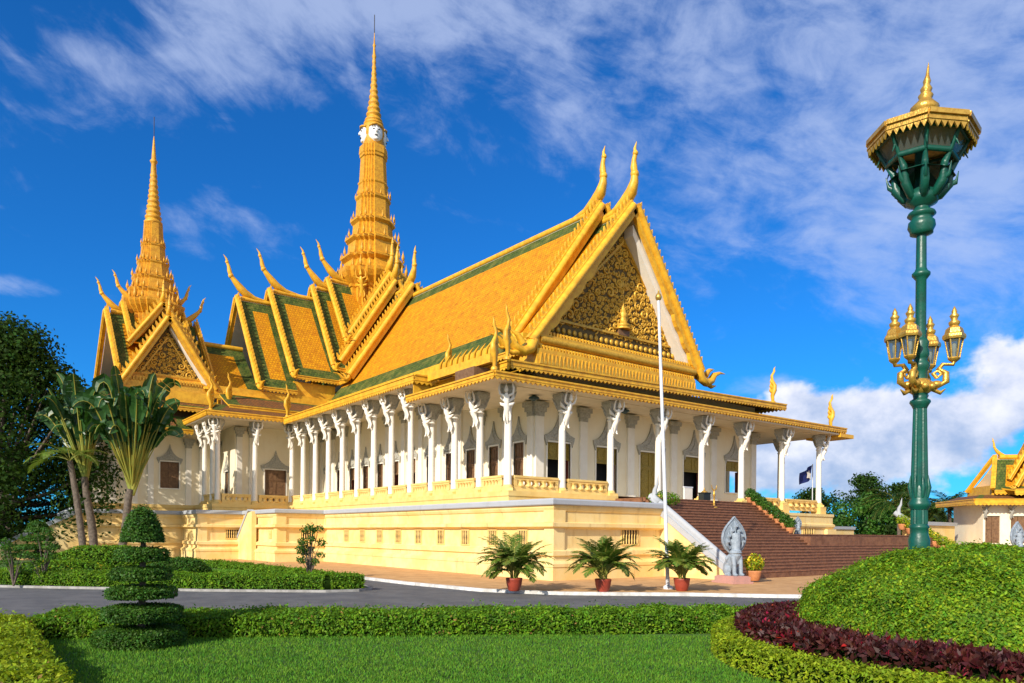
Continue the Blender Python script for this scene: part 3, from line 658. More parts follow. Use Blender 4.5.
# longer feet for the columns over the lower right-hand terrace
# ---- balustrades, one panel per bay
def balus(p0, p1, z, n=5, h=.92):
    p0, p1 = Vector((*p0, z)), Vector((*p1, z)); d = (p1 - p0).normalized(); L = (p1 - p0).length; up = Vector((0, 0, 1))
    mb = MB(); mb.beam(p0 + up * .17, p1 + up * .17, .26, .34, 'rail'); mb.beam(p0 + up * (h - .1), p1 + up * (h - .1), .36, .12, 'rail'); mb.beam(p0 + up * (h - .22), p1 + up * (h - .22), .28, .12, 'rail')
    for e in (p0 + d * .12, p1 - d * .12): mb.beam(e + up * .28 - d * .12, e + up * .28 + d * .12, .26, .01, 'rail'); mb.box((e.x - .12, e.y - .12, z + .27), (e.x + .12, e.y + .12, z + h - .2), 'rail')
    o = mb.build('balustrade', hall); mb = MB()
    for i in range(n):
        c = p0 + d * (.24 + (L - .48) * (i + .5) / n)
        w = (L - .48) / n * .40
        mb.lathe([(w, .27), (w * 1.15, .32), (w * .9, .42), (w * .8, .52), (w * 1.25, .66), (w * 1.3, h - .27)], 'rail', (c.x, c.y, z), 8, smooth=False, ph=R_(22.5))
    mb.build('baluster', o)['kind'] = 'stuff'
ZB = 4.79
for a, b in ((0, 1), (1, 2)): balus((EC[a] + .36, 4.0), (EC[b] - .36, 4.0), ZB, 5)
for i in range(12): balus((.05, SC[i] + .36), (.05, SC[i + 1] - .36), ZB, 5)
balus((-6.04, 36.4), (-3.6, 36.4), ZB, 4); balus((-2.9, 36.4), (-.3, 36.4), ZB, 4); balus((-6.4, 36.75), (-6.4, 37.6), ZB, 2); balus((-6.4, 38.2), (-6.4, 40.1), ZB, 4)

# right-hand block that carries the last two columns, lower than the rest because of the terrace
ZR = 4.42
mb = MB(); bx = (25.0, 3.3, 32.3, 8.0)
path = orient([(32.3, 9), (32.3, 3.3), (25.0, 3.3), (25.0, 7)])
sweep(mb, path, [(.12, 0), (.12, 1.9), (.0, 2.0), (0, 3.0), (.1, 3.06), (.18, 3.2), (.18, 3.36), (.05, 3.42), (.05, 3.9), (.12, 4.0), (.12, 4.2), (-.6, 4.2)], 'podium')
mb.add([(25, 3.3, 4.19), (32.3, 3.3, 4.19), (32.3, 9, 4.19), (25, 9, 4.19)], [(0, 1, 2, 3)], 'podium')
mb.box((31.2, 3.02, 0), (32.5, 3.5, 3.0), 'podium')
for x in EC[6:]: mb.box((x - .42, 3.58, 4.18), (x + .42, 4.42, 4.80), 'rail')
part(mb, 'podium')
vent((28.9, 3.3, 2.95), (1, 0, 0), (0, -1, 0), 1.5, .75, True)
balus((EC[5] + .5, 4.0), (EC[6] - .45, 4.0), ZR, 5); balus((EC[6] + .45, 4.0), (EC[7] - .45, 4.0), ZR, 5)

# ---- grand stairs
NST = 25; rise, run = .172, .245
mb = MB(); y1 = 1.15
for i in range(NST):
    zt = 4.62 - i * rise; yf = y1 - (i + 1) * run
    xr = 18.6 if zt > 2.62 else 36.5
    mb.box((7.75, yf, 0.0 if i == NST - 1 else zt - rise * 1.4), (xr, yf + run + .02, zt - .0), 'stair')
    mb.box((7.75, yf - .035, zt - .05), (xr - .002, yf + .05, zt + .006), 'nosing')
mb.box((7.75, 1.13, 3.8), (18.6, 3.45, 4.61), 'stair'); mb.box((8.05, 3.4, 4.0), (20.4, 6.5, 4.60), 'stair')
mb.box((18.6, -3.0, 1.2), (36.5, 3.3, 2.40), 'stair')
part(mb, 'staircase')
# naga stair rails
def naga_rail(x, y0, z0, y1, z1, head=True):
    mb = MB(); dy = -1
    pts = [(y0, z0), (y1, z1)]
    mb.prism([(y0, z0 - .25), (y0, 0), (y1 - .1, 0), (y1 - .1, z1 - .25)], lambda a, b, t: Vector((t, a, b)), x - .22, x + .22, 'podium')
    o = mb.build('stair_wall', hall)
    mb = MB(); d = Vector((0, y1 - y0, z1 - z0)).normalized()
    A, B = Vector((x, y0, z0 - .1)), Vector((x, y1, z1 - .1))
    mb.beam(A, B, .62, .30, 'cap'); mb.beam(A + Vector((0, 0, .2)), B + Vector((0, 0, .2)), .42, .22, 'cap'); mb.tube([A + Vector((0, 0, .34)), B + Vector((0, 0, .34))], .2, 'cap', 8)
    t = A + Vector((0, 0, .3))
    mb.tube([t - d * .8, t, t + Vector((0, .25, .12)), t + Vector((0, .42, .42)), t + Vector((0, .36, .8)), t + Vector((0, .2, 1.1)), t + Vector((0, .18, 1.35)), t + Vector((0, .12, 1.65))], [.22, .24, .22, .18, .13, .09, .06, .012], 'cap', 9)
    mb.build('naga_tail', o)
naga_rail(7.55, -.35, 4.0, -5.5, .5); naga_rail(36.7, -.3, 3.75, -5.2, .45)
# short flight beside the cross wing and its slanted parapet
mb = MB(); mb.prism([(27.5, 0), (33.0, 0), (33.0, .3), (29.0, 3.9), (27.5, 4.1)], lambda a, b, t: Vector((t, a + 4.2, b)), -5.0, -4.62, 'podium'); sw = part(mb, 'stair_wall')
mb = MB(); mb.beam((-4.81, 32.6, 4.2), (-4.81, 37.3, .35), .5, .2, 'cap'); mb.build('coping', sw)
mb = MB(); mb.prism([(-15.5, 0), (-15.5, 3.9), (-16.6, 3.7), (-22.5, .4), (-22.5, 0)], lambda a, b, t: Vector((a, t, b)), 40.7, 41.2, 'podium'); sw = part(mb, 'stair_wall')
mb = MB(); mb.beam((-16.0, 40.95, 4.05), (-22.6, 40.95, .6), .75, .3, 'cap'); mb.tube([(-17.5, 40.95, 3.6), (-16.3, 40.95, 4.2), (-15.9, 40.95, 4.8), (-16.2, 40.95, 5.5), (-16.5, 40.95, 6.2)], [.2, .28, .22, .14, .02], 'cap', 8); mb.build('coping', sw)

# ---- eaves and skirt roofs
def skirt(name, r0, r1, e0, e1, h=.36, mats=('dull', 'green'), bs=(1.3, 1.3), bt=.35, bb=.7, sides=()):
    mb = MB(); slope(mb, r0, r1, e0, e1, bt=bt, bb=bb, bs=bs, sag=.05, th=.12, mats=mats, under='wood'); o = mb.build(name, hall)  # underside coloured dark to paint the shade below the eave
    mb = MB(); fascia(mb, e0, e1, h=h)
    for a, b in sides: fascia(mb, a, b, h=h)
    mb.build('eave_board', o); return o
LE = 2.8
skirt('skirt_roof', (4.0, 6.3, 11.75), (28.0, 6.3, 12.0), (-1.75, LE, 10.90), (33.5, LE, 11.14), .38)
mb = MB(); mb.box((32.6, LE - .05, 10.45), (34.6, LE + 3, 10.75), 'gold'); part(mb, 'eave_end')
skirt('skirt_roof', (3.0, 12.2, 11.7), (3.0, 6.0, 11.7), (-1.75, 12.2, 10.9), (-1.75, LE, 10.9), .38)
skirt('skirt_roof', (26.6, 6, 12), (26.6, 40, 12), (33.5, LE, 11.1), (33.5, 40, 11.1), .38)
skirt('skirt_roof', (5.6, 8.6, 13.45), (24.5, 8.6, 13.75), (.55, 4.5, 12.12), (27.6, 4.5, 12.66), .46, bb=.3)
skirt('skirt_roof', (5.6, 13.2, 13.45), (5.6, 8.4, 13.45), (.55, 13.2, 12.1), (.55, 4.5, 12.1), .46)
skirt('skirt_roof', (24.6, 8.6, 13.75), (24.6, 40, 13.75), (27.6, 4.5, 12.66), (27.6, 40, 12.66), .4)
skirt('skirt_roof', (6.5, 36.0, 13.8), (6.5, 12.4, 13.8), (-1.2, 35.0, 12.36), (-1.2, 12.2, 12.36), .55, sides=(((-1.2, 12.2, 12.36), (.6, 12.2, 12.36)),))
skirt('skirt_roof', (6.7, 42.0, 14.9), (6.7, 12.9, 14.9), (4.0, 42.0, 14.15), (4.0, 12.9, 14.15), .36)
mb = MB(); mb.box((6.45, 11.2, 13.6), (6.9, 44, 15.9), 'gold'); mb.box((6.2, 10.6, 13.2), (22.4, 11.0, 16), 'gold'); mb.box((22.6, 11, 12), (22.9, 42, 15.6), 'gold')
mb.box((-.6, 6.4, 10.75), (24.6, 8.4, 12.0), 'wood'); part(mb, 'upper_wall')  # brown box paints the dark band under the upper eave
mb = MB()
for i in range(72): mb.box((6.30, 12.3 + i * .4, 15.0), (6.46, 12.5 + i * .4, 15.3), 'gold')
part(mb, 'bracket_course')
# flame posts on the eave corners
def post(x, y, z, h, out):
    o = Vector(out).normalized(); mb = MB(); b = Vector((x, y, z)); q = lambda a, c: b + o * a * h + Vector((0, 0, c * h))
    mb.lathe([(.2, 0), (.2, .12), (.15, .2)], 'gold', b, 10)
    mb.tube([q(0, .02), q(-.02, .2), q(.03, .36), q(.05, .48), q(-.03, .62), q(-.05, .74), q(.03, .86), q(.03, .94), q(.07, 1.0)], [.17, .24, .36, .28, .19, .16, .14, .09, .01], 'gold', 8, flat=(1, .6))
    for c, l in ((.30, .09), (.42, .08), (.54, .07)):
        mb.tube([q(-.0, c), q(-l, c + .05), q(-l * 1.1, c + .13)], [.17, .12, .01], 'gold', 6)
    return part(mb, 'corner_finial')
post(1.0, 5.4, 12.4, 3.2, (-1, -.4, 0)); post(-.9, 4.0, 11.3, 2.9, (-1, -.4, 0)); post(1.6, 12.6, 12.9, 2.6, (-1, -.3, 0))
post(26.6, 5.0, 12.75, 2.9, (1, -.3, 0)); post(32.6, 3.6, 11.15, 2.9, (1, -.3, 0)); post(-.4, 36.4, 12.7, 3.0, (-1, -.3, 0)); post(-7.0, 36.4, 12.6, 3.0, (-1, -.3, 0)); post(-4.0, 41.5, 13.9, 3.2, (-1, -.5, 0))
mb = MB()
for i in range(9): mb.tube([(-.2, 10.8 - i * .62, 12.5), (-.25, 10.6 - i * .62, 12.9), (-.2, 10.2 - i * .62, 13.25)], [.12, .1, .02], 'gold', 6)
mb.beam((-.2, 12.0, 12.3), (-.2, 5.2, 12.3), .3, .5, 'gold'); part(mb, 'eave_crest')

# ---- main roof tiers
tier(hall, 'front_roof_tier', (15.2, 9.25, 26.2), (15.2, 14, 26.2), (5.7, 9.25, 14.75), (22.8, 9.25, 15.25), (0, -1, 0), lean=.12, ch=4.7, curl=1.3, wavy=True, bs=(1.2, 1.6), w=.95, sag=.15)
tier(hall, 'long_roof_tier', (15.2, 12.5, 27.35), (15.2, 44, 27.95), (6.6, 12.5, 15.65), (23.6, 12.5, 15.65), (0, -1, 0), lean=.12, ch=4.6, bs=(.0, .0), w=.95, bb=2.4, curl=.8)
for ra, fl, c in (((15.2, 41.5, 29.0), (7.8, 41.5, 18.2), .8), ((15.2, 45.4, 30.4), (8.6, 45.4, 20.4), .7), ((15.2, 46.6, 31.6), (9.8, 46.6, 23.3), .7)):
    tier(hall, 'crossing_roof_tier', ra, (15.2, 55, ra[2]), fl, (30.4 - fl[0], fl[1], fl[2]), (0, -1, 0), lean=.25, ch=4.2, curl=.7 if c == .8 else .0, bs=(1.0, 0), w=1.0)
for ra, f, xe in (((-.4, 50.8, 26.9), (43.6, 16.6), 3.3), ((3.0, 50.8, 28.35), (43.7, 18.2), 8.1), ((7.8, 50.8, 29.7), (44.7, 19.8), 14.5), ((9.6, 50.8, 30.95), (45.8, 23.2), 14.5)):
    tier(hall, 'cross_roof_tier', ra, (xe, 50.8, ra[2]), (ra[0], f[0], f[1]), (ra[0], 101.6 - f[0], f[1]), (-1, 0, 0), lean=.95, ch=4.2, bs=(1.2, .9 if xe < 9 else 0), w=.6, curl=.7, tooth=.3)
# pediment
mb = MB(); PY = 10.25
tri = [(6.9, 15.85), (22.1, 15.85), (15.3, 25.3)]
mb.prism(tri, lambda x, z, t: Vector((x, t, z)), PY, PY + .3, 'olive'); ped = part(mb, 'pediment')
def scrolls(tri, y, n, rmax, parent, name, rmin=.22):
    mb = MB(); A, B, Cc = [Vector((x, 0, z)) for x, z in tri]; placed = []; rr = random.Random(4)
    for k in range(n * 40):
        u, v = rr.random(), rr.random()
        if u + v > 1: u, v = 1 - u, 1 - v
        p = A + (B - A) * u + (Cc - A) * v; r = rr.uniform(rmin, rmax) if k < n * 8 else rmin
        mg = min(u, v, 1 - u - v) * min((B - A).length, (Cc - A).length) * .8
        if mg < r * .75 or any((p - q).length < (r + s) * .86 for q, s in placed): continue
        placed.append((p, r)); sg = rr.choice((-1, 1)); a0 = rr.uniform(0, 6.28); T = rr.uniform(1.1, 1.6)
        pts = []; rad = []
        for i in range(13):
            t = i / 12; q = r * (1 - .82 * t); a = a0 + sg * t * T * 6.28
            pts.append((p.x + q * math.cos(a), y - .04, p.z + q * math.sin(a))); rad.append(r * (.10 + .16 * math.sin(min(1, t * 1.3) * 3.0)) + .012)
        mb.tube(pts, rad, 'gild', 5); mb.ball((p.x, y - .05, p.z), r * .2, 'gild', 5)
        for q in range(3):
            a = a0 + q * 2.1; b = Vector((p.x + r * math.cos(a), y - .03, p.z + r * math.sin(a))); e = Vector((math.cos(a + .8 * sg), 0, math.sin(a + .8 * sg))) * r * .55
            mb.tube([b, b + e * .6, b + e], [r * .12, r * .1, .008], 'gild', 4)
        if len(placed) >= n: break
    o = mb.build(name, parent); o['kind'] = 'stuff'; return o
inn = [(7.7, 16.95), (21.6, 16.95), (15.3, 24.8)]
scrolls(inn, PY, 420, .44, ped, 'scroll_carving', .15)
mb = MB()
for a, b in (((8.2, 17.2), (21.0, 17.2)), ((8.2, 17.2), (15.3, 24.2)), ((21.0, 17.2), (15.3, 24.2)), ((7.0, 15.95), (22.0, 15.95))):
    mb.beam((a[0], PY - .06, a[1]), (b[0], PY - .06, b[1]), .16, .2, 'gild', up=Vector((0, -1, 0)))
for i in range(26): mb.ball((7.9 + i * .52, PY - .05, 16.55), (.2, .1, .22), 'gild', 5)
c = Vector((15.3, PY - .06, 18.35))
mb.lathe([(.62, -.7), (.5, -.5), (.66, -.42), (.3, -.25), (.26, .2), (.36, .42), (.22, .6), (.19, .82), (.08, 1.1), (.02, 1.5)], 'gild', c, 10); mb.box((14.75, PY - .2, 17.2), (15.85, PY, 17.6), 'wood')
for s in (-1, 1): mb.tube([c + Vector((.2 * s, 0, .35)), c + Vector((.7 * s, 0, .55)), c + Vector((.8 * s, 0, 1.0))], [.11, .08, .03], 'gild', 6)
for i in range(9): a = R_(20 + 17.5 * i); mb.tube([c + Vector((.3 * math.cos(a), 0, 2.2 + .3 * math.sin(a))), c + Vector((.85 * math.cos(a), .02, 2.2 + .85 * math.sin(a)))], [.09, .02], 'gild', 5)
mb.build('carved_figure', ped)
mb = MB(); mb.box((5.9, 8.7, 13.35), (21.8, 10.6, 14.55), 'gold'); mb.box((6.3, 9.0, 14.8), (22.0, 10.6, 15.62), 'gild')
for i in range(58): mb.box((6.2 + i * .27, 8.75, 14.55), (6.34 + i * .27, 8.95, 14.82), 'gold')
for i in range(52): mb.box((7.0 + i * .29, 9.05, 15.62), (7.15 + i * .29, 9.3, 15.88), 'gold')
mb.box((6.2, 8.95, 14.55), (21.9, 10.5, 14.82), 'olive'); mb.box((6.5, 9.3, 15.62), (22.0, 10.5, 15.88), 'olive')
for i in range(48): mb.prism([(6.1 + i * .33, 13.55), (6.38 + i * .33, 13.55), (6.24 + i * .33, 14.3)], lambda x, z, t: Vector((x, t, z)), 8.64, 8.72, 'gild')
mb.tube([(6.3, 8.98, 15.2), (22.0, 8.98, 15.2)], .28, 'gild', 8)
part(mb, 'pediment_base')
mb = MB()   # white inner face of the right-hand bargeboard
mb.prism([(22.3, 15.6), (15.4, 25.2), (15.4, 24.4), (21.6, 15.6)], lambda x, z, t: Vector((x, t, z)), 9.35, 10.3, 'white'); part(mb, 'gable_lining')

# ---- spires
PLAN = [(1, -.38), (1, .38), (.85, .38), (.85, .57), (.71, .57), (.71, .71), (.57, .71), (.57, .85), (.38, .85), (.38, 1)]
def plan(s, z, c):
    pts = []
    for k in range(4):
        a = k * math.pi / 2
        for x, y in PLAN[1:]: pts.append(Vector((c[0] + s * (x * math.cos(a) - y * math.sin(a)), c[1] + s * (x * math.sin(a) + y * math.cos(a)), z)))
    return pts
def spire_body(mb, lv, c, m='spire', z0=33.0, k=.93): mb.loft([plan(s * (k if z > z0 else 1), z, c) for s, z in lv], m, smooth=False)
def flames(mb, s, z, c, h=.9, m='spire'):
    for k in range(4):
        a = k * math.pi / 2
        for x, y in ((1, 0), (.88, .52), (.52, .88), (.74, .74)):
            p = Vector((c[0] + s * .96 * (x * math.cos(a) - y * math.sin(a)), c[1] + s * .96 * (x * math.sin(a) + y * math.cos(a)), z))
            hh = h * (.8 if y == 0 else (.95 if x == .74 else .7))
            mb.lathe([(.10 * hh, 0), (.20 * hh, .25 * hh), (.16 * hh, .5 * hh), (.05 * hh, .85 * hh), (.01, 1.15 * hh)], m, p, 6)
SCN = (15.2, 51.2)
mb = MB()
spire_body(mb, [(3.1, 24), (3.1, 30.6), (3.25, 30.7), (3.3, 31.0), (3.9, 31.7), (4.15, 32.3), (4.15, 32.7), (3.85, 32.8), (3.4, 33.0), (3.3, 33.9), (3.8, 34.25), (3.8, 34.5), (3.3, 34.6), (2.95, 34.9), (2.85, 36.2), (3.25, 36.5), (3.25, 36.75), (2.75, 36.85), (2.42, 37.2), (2.32, 38.5), (2.66, 38.8), (2.66, 39.05), (2.2, 39.15), (2.05, 39.5), (1.95, 41.4), (2.12, 41.65), (2.12, 41.9), (1.82, 42.0), (1.72, 43.3), (1.8, 43.45), (1.8, 43.6), (1.65, 43.7), (1.5, 46.5), (1.62, 46.6), (1.62, 46.85), (1.7, 47.0), (1.62, 47.9), (1.4, 48.0)], SCN)
sp = part(mb, 'spire')
mb = MB()
for s, z, h in ((4.1, 32.7, 1.2), (3.7, 34.5, 1.1), (3.15, 36.75, 1.0), (2.58, 39.05, .9), (2.08, 41.9, .75)): flames(mb, s, z, SCN, h)
fl = mb.build('antefixes', sp); fl['kind'] = 'stuff'
mb = MB()
def face_head(mb, c, z, r):
    c = Vector((*c, z))
    mb.lathe([(r * .86, 0), (r * .98, r * .35), (r * 1.0, r * .9), (r * 1.02, r * 1.5), (r * .96, r * 1.9), (r * .8, r * 2.05)], 'spire', c, 20)
    for k in range(4):
        a = k * math.pi / 2 - R_(14); o = Vector((math.cos(a), math.sin(a), 0)); t = Vector((-o.y, o.x, 0)); f = c + o * r * .62; rot = Matrix.Rotation(a, 3, 'Z')
        Q = lambda x, y, z_: f + o * x * r + t * y * r + Vector((0, 0, z_ * r))
        mb.ball(Q(.08, 0, 1.0), (r * .5, r * .66, r * .90), 'whitep', 12, rot=rot)
        mb.tube([Q(.55, 0, 1.3), Q(.66, 0, 1.08), Q(.68, 0, .92)], [.05 * r, .09 * r, .1 * r], 'whitep', 6)
        for s in (-1, 1):
            mb.ball(Q(.53, .24 * s, 1.18), (r * .07, r * .13, r * .04), 'ink', 6, rot=rot)
            mb.tube([Q(.58, .08 * s, 1.38), Q(.56, .25 * s, 1.44), Q(.46, .42 * s, 1.36)], .028 * r, 'ink', 5)
            mb.ball(Q(.12, .62 * s, 1.05), (r * .12, r * .09, r * .3), 'spire', 6, rot=rot)
        mb.ball(Q(.57, 0, .66), (r * .07, r * .17, r * .04), 'ink', 6, rot=rot)
        mb.ball(Q(.40, 0, .42), (r * .16, r * .26, r * .16), 'whitep', 6, rot=rot)
        mb.tube([Q(.2, -.6, 1.55), Q(.5, -.3, 1.62), Q(.56, 0, 1.7), Q(.5, .3, 1.62), Q(.2, .6, 1.55)], .1 * r, 'spire', 6)
face_head(mb, SCN, 48.0, 1.3); mb.build('four_faced_head', sp)
mb = MB(); z = 50.55; prof = [(1.0, z), (1.16, z + .1), (1.16, z + .3)]; r = .92; z += .4
while r > .2:
    prof += [(r * .9, z), (r * 1.12, z + .12), (r * 1.12, z + .3), (r * .86, z + .55)]; z += .70; r *= .86
prof += [(.2, z), (.26, z + .2), (.16, z + .5), (.12, z + 1.3), (.2, z + 1.5), (.1, z + 1.7), (.06, z + 2.4), (.03, z + 3.2)]
mb.lathe(prof, 'spire', (*SCN, 0), 16); mb.tube([(*SCN, z + 3.0), (*SCN, 63.8)], .05, 'ink', 6); mb.build('ringed_pinnacle', sp)
# winged figures under the spire cornice
for a in (180, 225, 270, 315, 135, 90):
    bm_ = bracket_mesh('gold', 1.5); b = bm_.build('winged_figure', sp); aa = R_(a); b.location = (SCN[0] + 3.0 * math.cos(aa), SCN[1] + 3.0 * math.sin(aa), 32.2); b.rotation_euler = (0, 0, aa)

# small spire over the cross wing
TCN = (-8.65, 51.0)
mb = MB()
spire_body(mb, [(2.1, 18), (2.1, 23.4), (2.2, 23.5), (2.6, 24.1), (2.75, 24.5), (2.75, 24.75), (2.5, 24.85), (2.3, 25.5), (2.4, 25.7), (2.4, 25.9), (2.05, 26.0), (1.85, 26.9), (1.95, 27.1), (1.95, 27.25), (1.6, 27.35), (1.42, 28.5), (1.5, 28.65), (1.5, 28.8), (1.2, 28.9), (1.08, 30.3), (1.14, 30.4), (1.14, 30.55), (.98, 30.65), (.9, 31.9), (.86, 32.7), (.7, 32.8)], TCN, z0=24.8)
sp2 = part(mb, 'spire')
mb = MB()
for s, z, h in ((2.7, 24.75, 1.0), (2.35, 25.9, .9), (1.92, 27.25, .8), (1.48, 28.8, .7), (1.12, 30.55, .55)): flames(mb, s, z, TCN, h)
mb.build('antefixes', sp2)['kind'] = 'stuff'
mb = MB(); z = 32.6; prof = []; r = .78
while r > .3:
    prof += [(r * .92, z), (r * 1.1, z + .1), (r * 1.1, z + .25), (r * .86, z + .45)]; z += .52; r *= .90
prof += [(.28, z), (.22, z + .8), (.3, z + .95), (.36, z + 1.1), (.22, z + 1.3), (.16, z + 2.2), (.08, z + 3.2), (.03, z + 3.6)]
mb.lathe(prof, 'spire', (*TCN, 0), 14); mb.tube([(*TCN, z + 3.4), (*TCN, 43.3)], .035, 'ink', 6); mb.build('ringed_pinnacle', sp2)
# its four-way gables
tier(hall, 'small_gable_tier', (-8.65, 44.0, 21.7), (-8.65, 50, 21.7), (-12.7, 44.0, 15.1), (-4.6, 44.0, 15.6), (0, -1, 0), lean=.12, ch=2.2, bs=(1.0, 0), w=.7, curl=.6, tooth=.34)
tier(hall, 'small_gable_tier', (-8.65, 46.4, 23.5), (-8.65, 50, 23.5), (-11.6, 46.4, 19.4), (-5.7, 46.4, 19.4), (0, -1, 0), lean=.12, ch=2.4, bs=(.6, 0), w=.6, curl=.0, eave=False)
for ox, x1, z1, yf, zf, x2, z2 in ((-1, -12.5, 23.3, 44.6, 16.6, -11.1, 24.3), (1, -4.8, 23.3, 44.6, 16.6, -6.2, 24.3)):
    tier(hall, 'small_gable_tier', (x1, 51, z1), (TCN[0], 51, z1), (x1, yf, zf), (x1, 102 - yf, zf), (ox, 0, 0), lean=.95, ch=3.0, bs=(1.0, 0), w=.5, curl=.5)
    tier(hall, 'small_gable_tier', (x2, 51, z2), (TCN[0], 51, z2), (x2, 46.4, 19.8), (x2, 55.6, 19.8), (ox, 0, 0), lean=.95, ch=3.0, bs=(.6, 0), w=.45, curl=.0, eave=False)
mb = MB(); QY = 44.6
mb.prism([(-12.0, 16.3), (-5.2, 16.3), (-8.62, 21.2)], lambda x, z, t: Vector((x, t, z)), QY, QY + .3, 'olive'); p2 = part(mb, 'pediment')
scrolls([(-11.6, 16.4), (-5.6, 16.4), (-8.62, 20.9)], QY, 90, .36, p2, 'scroll_carving', .15)
mb = MB()
for a, b in (((-10.9, 16.7), (-6.3, 16.7)), ((-10.9, 16.7), (-8.62, 20.2)), ((-6.3, 16.7), (-8.62, 20.2))): mb.beam((a[0], QY - .06, a[1]), (b[0], QY - .06, b[1]), .12, .14, 'gild', up=Vector((0, -1, 0)))
mb.build('inner_frame', p2)
mb = MB(); mb.box((-12.6, 43.9, 14.3), (-4.7, 45, 15.3), 'gold'); mb.box((-12.2, 44.1, 15.3), (-5.0, 45, 15.9), 'gild'); mb.box((-12.2, 44.2, 15.9), (-5, 45, 16.3), 'gold')
for i in range(28): mb.box((-12.1 + i * .26, 44.0, 15.9), (-11.97 + i * .26, 44.25, 16.2), 'gild')
part(mb, 'pediment_base')
mb = MB(); mb.prism([(-4.9, 15.8), (-8.5, 21.3), (-8.5, 20.8), (-5.25, 15.8)], lambda x, z, t: Vector((x, t, z)), 44.05, 44.65, 'white'); part(mb, 'gable_lining')
# roof joining the small spire to the cross tiers
tier(hall, 'link_roof_tier', (-5.2, 50.8, 21.5), (0, 50.8, 21.5), (-5.2, 43.8, 15.5), (-5.2, 57.8, 15.5), (-1, 0, 0), ch=.5, w=.3, curl=0, bs=(0, 1.2))
# skirts over the porch and the cross wing
skirt('skirt_roof', (-14.6, 44.4, 14.6), (-3.5, 44.4, 14.6), (-15.4, 42.9, 13.7), (-3.5, 42.9, 13.7), .4)
skirt('skirt_roof', (-14.6, 43.6, 12.9), (-7.0, 43.6, 12.9), (-15.9, 41.9, 11.5), (-7.0, 41.9, 11.5), .42)
skirt('skirt_roof', (-14.6, 60, 12.9), (-14.6, 44, 12.9), (-16.4, 62, 11.5), (-16.4, 41.9, 11.5), .42)
skirt('skirt_roof', (-5.6, 41.0, 14.0), (4.5, 41.0, 14.0), (-7.6, 35.2, 12.42), (-1.2, 35.2, 12.42), .42)
skirt('skirt_roof', (-5.6, 44, 14.0), (-5.6, 40, 14.0), (-7.6, 43, 12.42), (-7.6, 35.2, 12.42), .42)
skirt('skirt_roof', (-4.6, 42.5, 15.2), (6.5, 42.5, 15.2), (-4.6, 39.4, 13.75), (5.0, 39.4, 13.75), .4)
mb = MB(); mb.box((-4.4, 43.75, 13.5), (7.0, 44.3, 16.2), 'gold'); mb.box((-.3, 44.31, 13.6), (3.1, 44.9, 16.3), 'gold'); mb.box((3.1, 44.31, 13.6), (7.6, 44.9, 17.7), 'gold'); mb.box((-14.4, 44.46, 12.61), (-3.4, 45, 14.5), 'wood'); mb.box((-4.4, 42.3, 12.2), (6.4, 42.7, 15.0), 'wood'); part(mb, 'upper_wall')  # the brown boxes paint the shaded gaps between eaves
part(MB().box((-5.0, 43.2, 14.9), (.6, 43.5, 15.25), 'gold'), 'eave_beam')

# ================================================================== street lamp, flagpole, statues, pots
LP = Vector((-6.55, -20.63, 0))
lamp = thing('street_lamp', 'tall green and gold street lamp with a wide octagonal lantern head and four side lanterns', 'street lamp', LP)
ZM = [(0, 0), (2.06, 2.0), (2.84, 2.72), (5.72, 5.38), (5.86, 5.52), (7.86, 7.0), (9.2, 8.45), (10.35, 9.4), (11.34, 10.1), (11.66, 10.45), (12.06, 11.05), (12.56, 11.46), (12.62, 11.5), (13.04, 12.0), (14.1, 13.37), (20, 19)]
LM = [(0, 0), (5.78, 5.72), (6.78, 6.42), (8.22, 7.66), (20, 19)]
RM = [(0, .8), (1.2, .7), (2.0, .64), (7.6, .64), (7.8, .78), (9.0, .8), (11.8, .82), (12.1, .85), (20, .85)]
def rez(mb, tab, rad=True):
    T0, T1 = [a for a, _ in tab], [b for _, b in tab]; Q0, Q1 = [a for a, _ in RM], [b for _, b in RM]; o = []
    for x, y, z in mb.v:
        k = float(np.interp(z, Q0, Q1)) if rad else 1.0; o.append((x * k, y * k, float(np.interp(z, T0, T1))))
    if rad:      # the head has settled a few degrees out of true
        q = Matrix.Rotation(R_(4.5), 3, Fv); o = [tuple(Vector((0, 0, 10.4)) - Rv * (.10 * min(1, max(0, c[2] - 10.42))) + q @ (Vector(c) - Vector((0, 0, 10.4)))) if c[2] > 10.42 else c for c in o]
    mb.v = o; return mb
def fluted(mb, z0, z1, r0, r1, n=16, m='lampg'):
    k = n * 2
    mb.loft([[Vector(((r if i % 2 else r * .90) * math.cos(2 * math.pi * i / k), (r if i % 2 else r * .90) * math.sin(2 * math.pi * i / k), z)) for i in range(k)] for z, r in ((z0, r0), (z1, r1))], m, smooth=False)
mb = MB()
mb.lathe([(.75, 0), (.75, .4), (.62, .5), (.58, 1.2), (.56, 1.7), (.50, 1.85), (.40, 2.0), (.33, 2.06)], 'lampg', n=20)
mb.lathe([(.31, 2.06), (.35, 2.2), (.36, 2.45), (.30, 2.58), (.30, 2.72), (.34, 2.76), (.30, 2.80), (.27, 2.84)], 'lampg', n=20)
fluted(mb, 2.84, 3.22, .285, .275); mb.lathe([(.29, 3.2), (.34, 3.26), (.37, 3.30), (.37, 3.36), (.30, 3.44), (.29, 3.5), (.30, 3.7), (.26, 3.8)], 'lampg', n=20)
fluted(mb, 3.75, 5.75, .29, .225)
for k in range(8):
    a = k * math.pi / 4; mb.tube([(.27 * math.cos(a), .27 * math.sin(a), 3.5), (.33 * math.cos(a), .33 * math.sin(a), 3.75), (.30 * math.cos(a), .30 * math.sin(a), 4.05)], [.05, .08, .01], 'lampg', 6)
